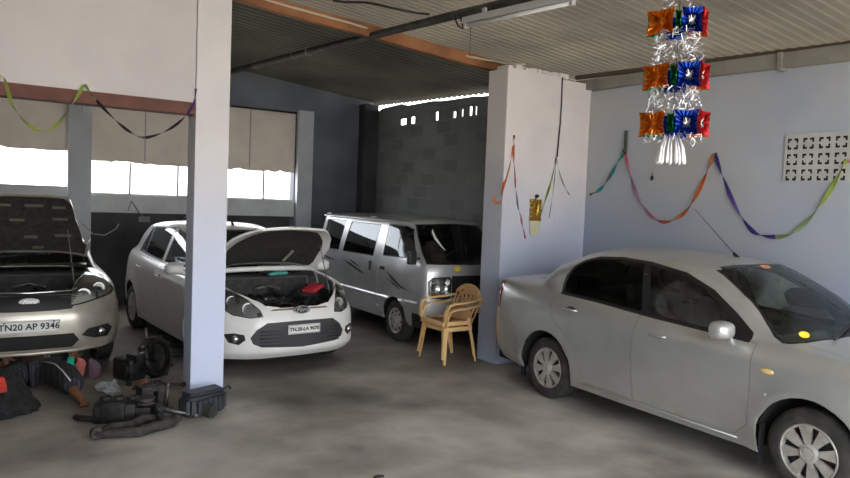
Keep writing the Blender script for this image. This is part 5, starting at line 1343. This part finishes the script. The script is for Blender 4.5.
b.tube([(-.30, .05, .03), (-.18, -.02, .05), (-.02, -.04, .04), (.10, .0, .05), (.24, .05, .05), (.30, .16, .04), (.22, .22, .04), (.05, .20, .06), (-.05, .12, .05), (-.18, .14, .05), (-.30, .05, .03)], [.03, .035, .038, .04, .038, .035, .032, .035, .035, .032, .03], 10)
b.lathe([(.05, -.03), (.055, 0), (.05, .04), (.02, .045), (.02, .06), (0, .06)], 16, T(.20, .10, .05)); b.box((-.10, .0, .02), (.02, .12, .045), .01)
autosmooth(b.out('arm', DRY, la), 40)
b = B(); b.lathe([(.04, -.035), (.045, 0), (.04, .035), (.018, .035), (.018, -.035)], 16, T(-.30, .05, .045) @ RX(PI/2)); b.out('bushing', RUB, la, True)
ps = empty('pipe_bracket', (1.31, 5.62, 0), .3, 'short grey steel link and bracket between the heap and the black box', 'car part')
b = B(); b.tube([(-.08, .10, .10), (.0, .02, .07), (.14, -.10, .035)], .014, 8); b.lathe([(.018, -.015), (.028, 0), (.018, .015)], 12, T(.14, -.10, .035)); b.out('link', ALU, ps, True)
b = B(); b.box((-.16, .0, 0), (-.06, .12, .13), .02); b.box((-.10, .04, .0), (.06, .16, .07), .015); b.tube([(-.14, .05, .12), (-.17, -.08, .10), (-.12, -.16, .02)], .016, 8); autosmooth(b.out('bracket', IRON, ps), 35)
# black moulded box at the foot of the column
ab = empty('air_box', (1.56, 5.72, 0), .42, 'black moulded plastic box lying at the foot of the white left column', 'car part')
BLUEBLK = mat('sooty_plastic', (.025, .03, .038), .55, col2=(.045, .05, .06), scale=10, bump=.1)
b = B(); b.prism([(-.20, -.09), (-.14, -.12), (.13, -.13), (.20, -.08), (.21, .07), (.14, .11), (-.12, .10), (-.21, .04)], .01, .17, bev=.025)
for k in range(6): b.box((-.14+.05*k, -.137, .03), (-.125+.05*k, -.115, .15), .004)
autosmooth(b.out('box_shell', BLUEBLK, ab), 40)
b = B(); b.prism([(-.17, -.07), (.15, -.10), (.18, .05), (-.16, .07)], .165, .20, bev=.012); b.tube([(.19, -.04, .17), (.24, -.05, .185), (.26, -.05, .16)], .012, 8); autosmooth(b.out('lid', BLUEBLK, ab), 40)
b = B(); b.tube([(-.05, -.13, .06), (-.04, -.19, .055)], .055, 16, caps=True); b.tube([(-.04, -.19, .055), (-.04, -.2, .055)], .04, 16); autosmooth(b.out('duct', RUB, ab), 40)
# small leftovers
b = B(); b.ball((2.208, 3.854, .008), (.035, .02, .012)); b.box((2.215, 3.845, 0), (2.25, 3.87, .012), .004)
tag(b.out('rubber_scrap', RUB, None, True), 'small dark rubber scrap alone on the floor at the bottom edge', 'scrap')

# ------------------------------------------------------------------ light, camera
w = bpy.data.worlds.new('sky'); bpy.context.scene.world = w; w.use_nodes = True
nt = w.node_tree; bg = nt.nodes['Background']
sky = nt.nodes.new('ShaderNodeTexSky'); sky.sky_type = 'NISHITA'; sky.sun_disc = False; sky.sun_elevation = math.radians(55); sky.sun_rotation = math.radians(20); sky.dust_density = 4; sky.air_density = 1.0
mx = nt.nodes.new('ShaderNodeMix'); mx.data_type = 'RGBA'; mx.inputs[0].default_value = .72; mx.inputs[7].default_value = (.86, .87, .89, 1)
mul = nt.nodes.new('ShaderNodeMix'); mul.data_type = 'RGBA'; mul.blend_type = 'MULTIPLY'; mul.inputs[0].default_value = 1; mul.inputs[7].default_value = (.12, .12, .12, 1)
nt.links.new(sky.outputs[0], mul.inputs[6]); nt.links.new(mul.outputs[2], mx.inputs[6]); nt.links.new(mx.outputs[2], bg.inputs[0]); bg.inputs[1].default_value = 2.6
sun = bpy.data.lights.new('sun', 'SUN'); sun.energy = 3.0; sun.angle = .01; sun.color = (1, .94, .84)
so = bpy.data.objects.new('sun', sun); C.objects.link(so); so.rotation_euler = (math.radians(17), math.radians(-12), 0)
cam = bpy.data.cameras.new('camera'); co = bpy.data.objects.new('camera', cam); C.objects.link(co)
cam.sensor_width = 36; cam.lens = 36*FPX/850; cam.clip_start = .05; cam.clip_end = 200
co.matrix_world = T(0, 0, CAMH) @ RZ(-YAW) @ RX(PI/2-PITCH) @ RZ(ROLL)
bpy.context.scene.camera = co
vs = bpy.context.scene.view_settings; vs.view_transform = 'Standard'; vs.look = 'None'; vs.exposure = 1.65; vs.gamma = 1; vs.use_curve_mapping = False
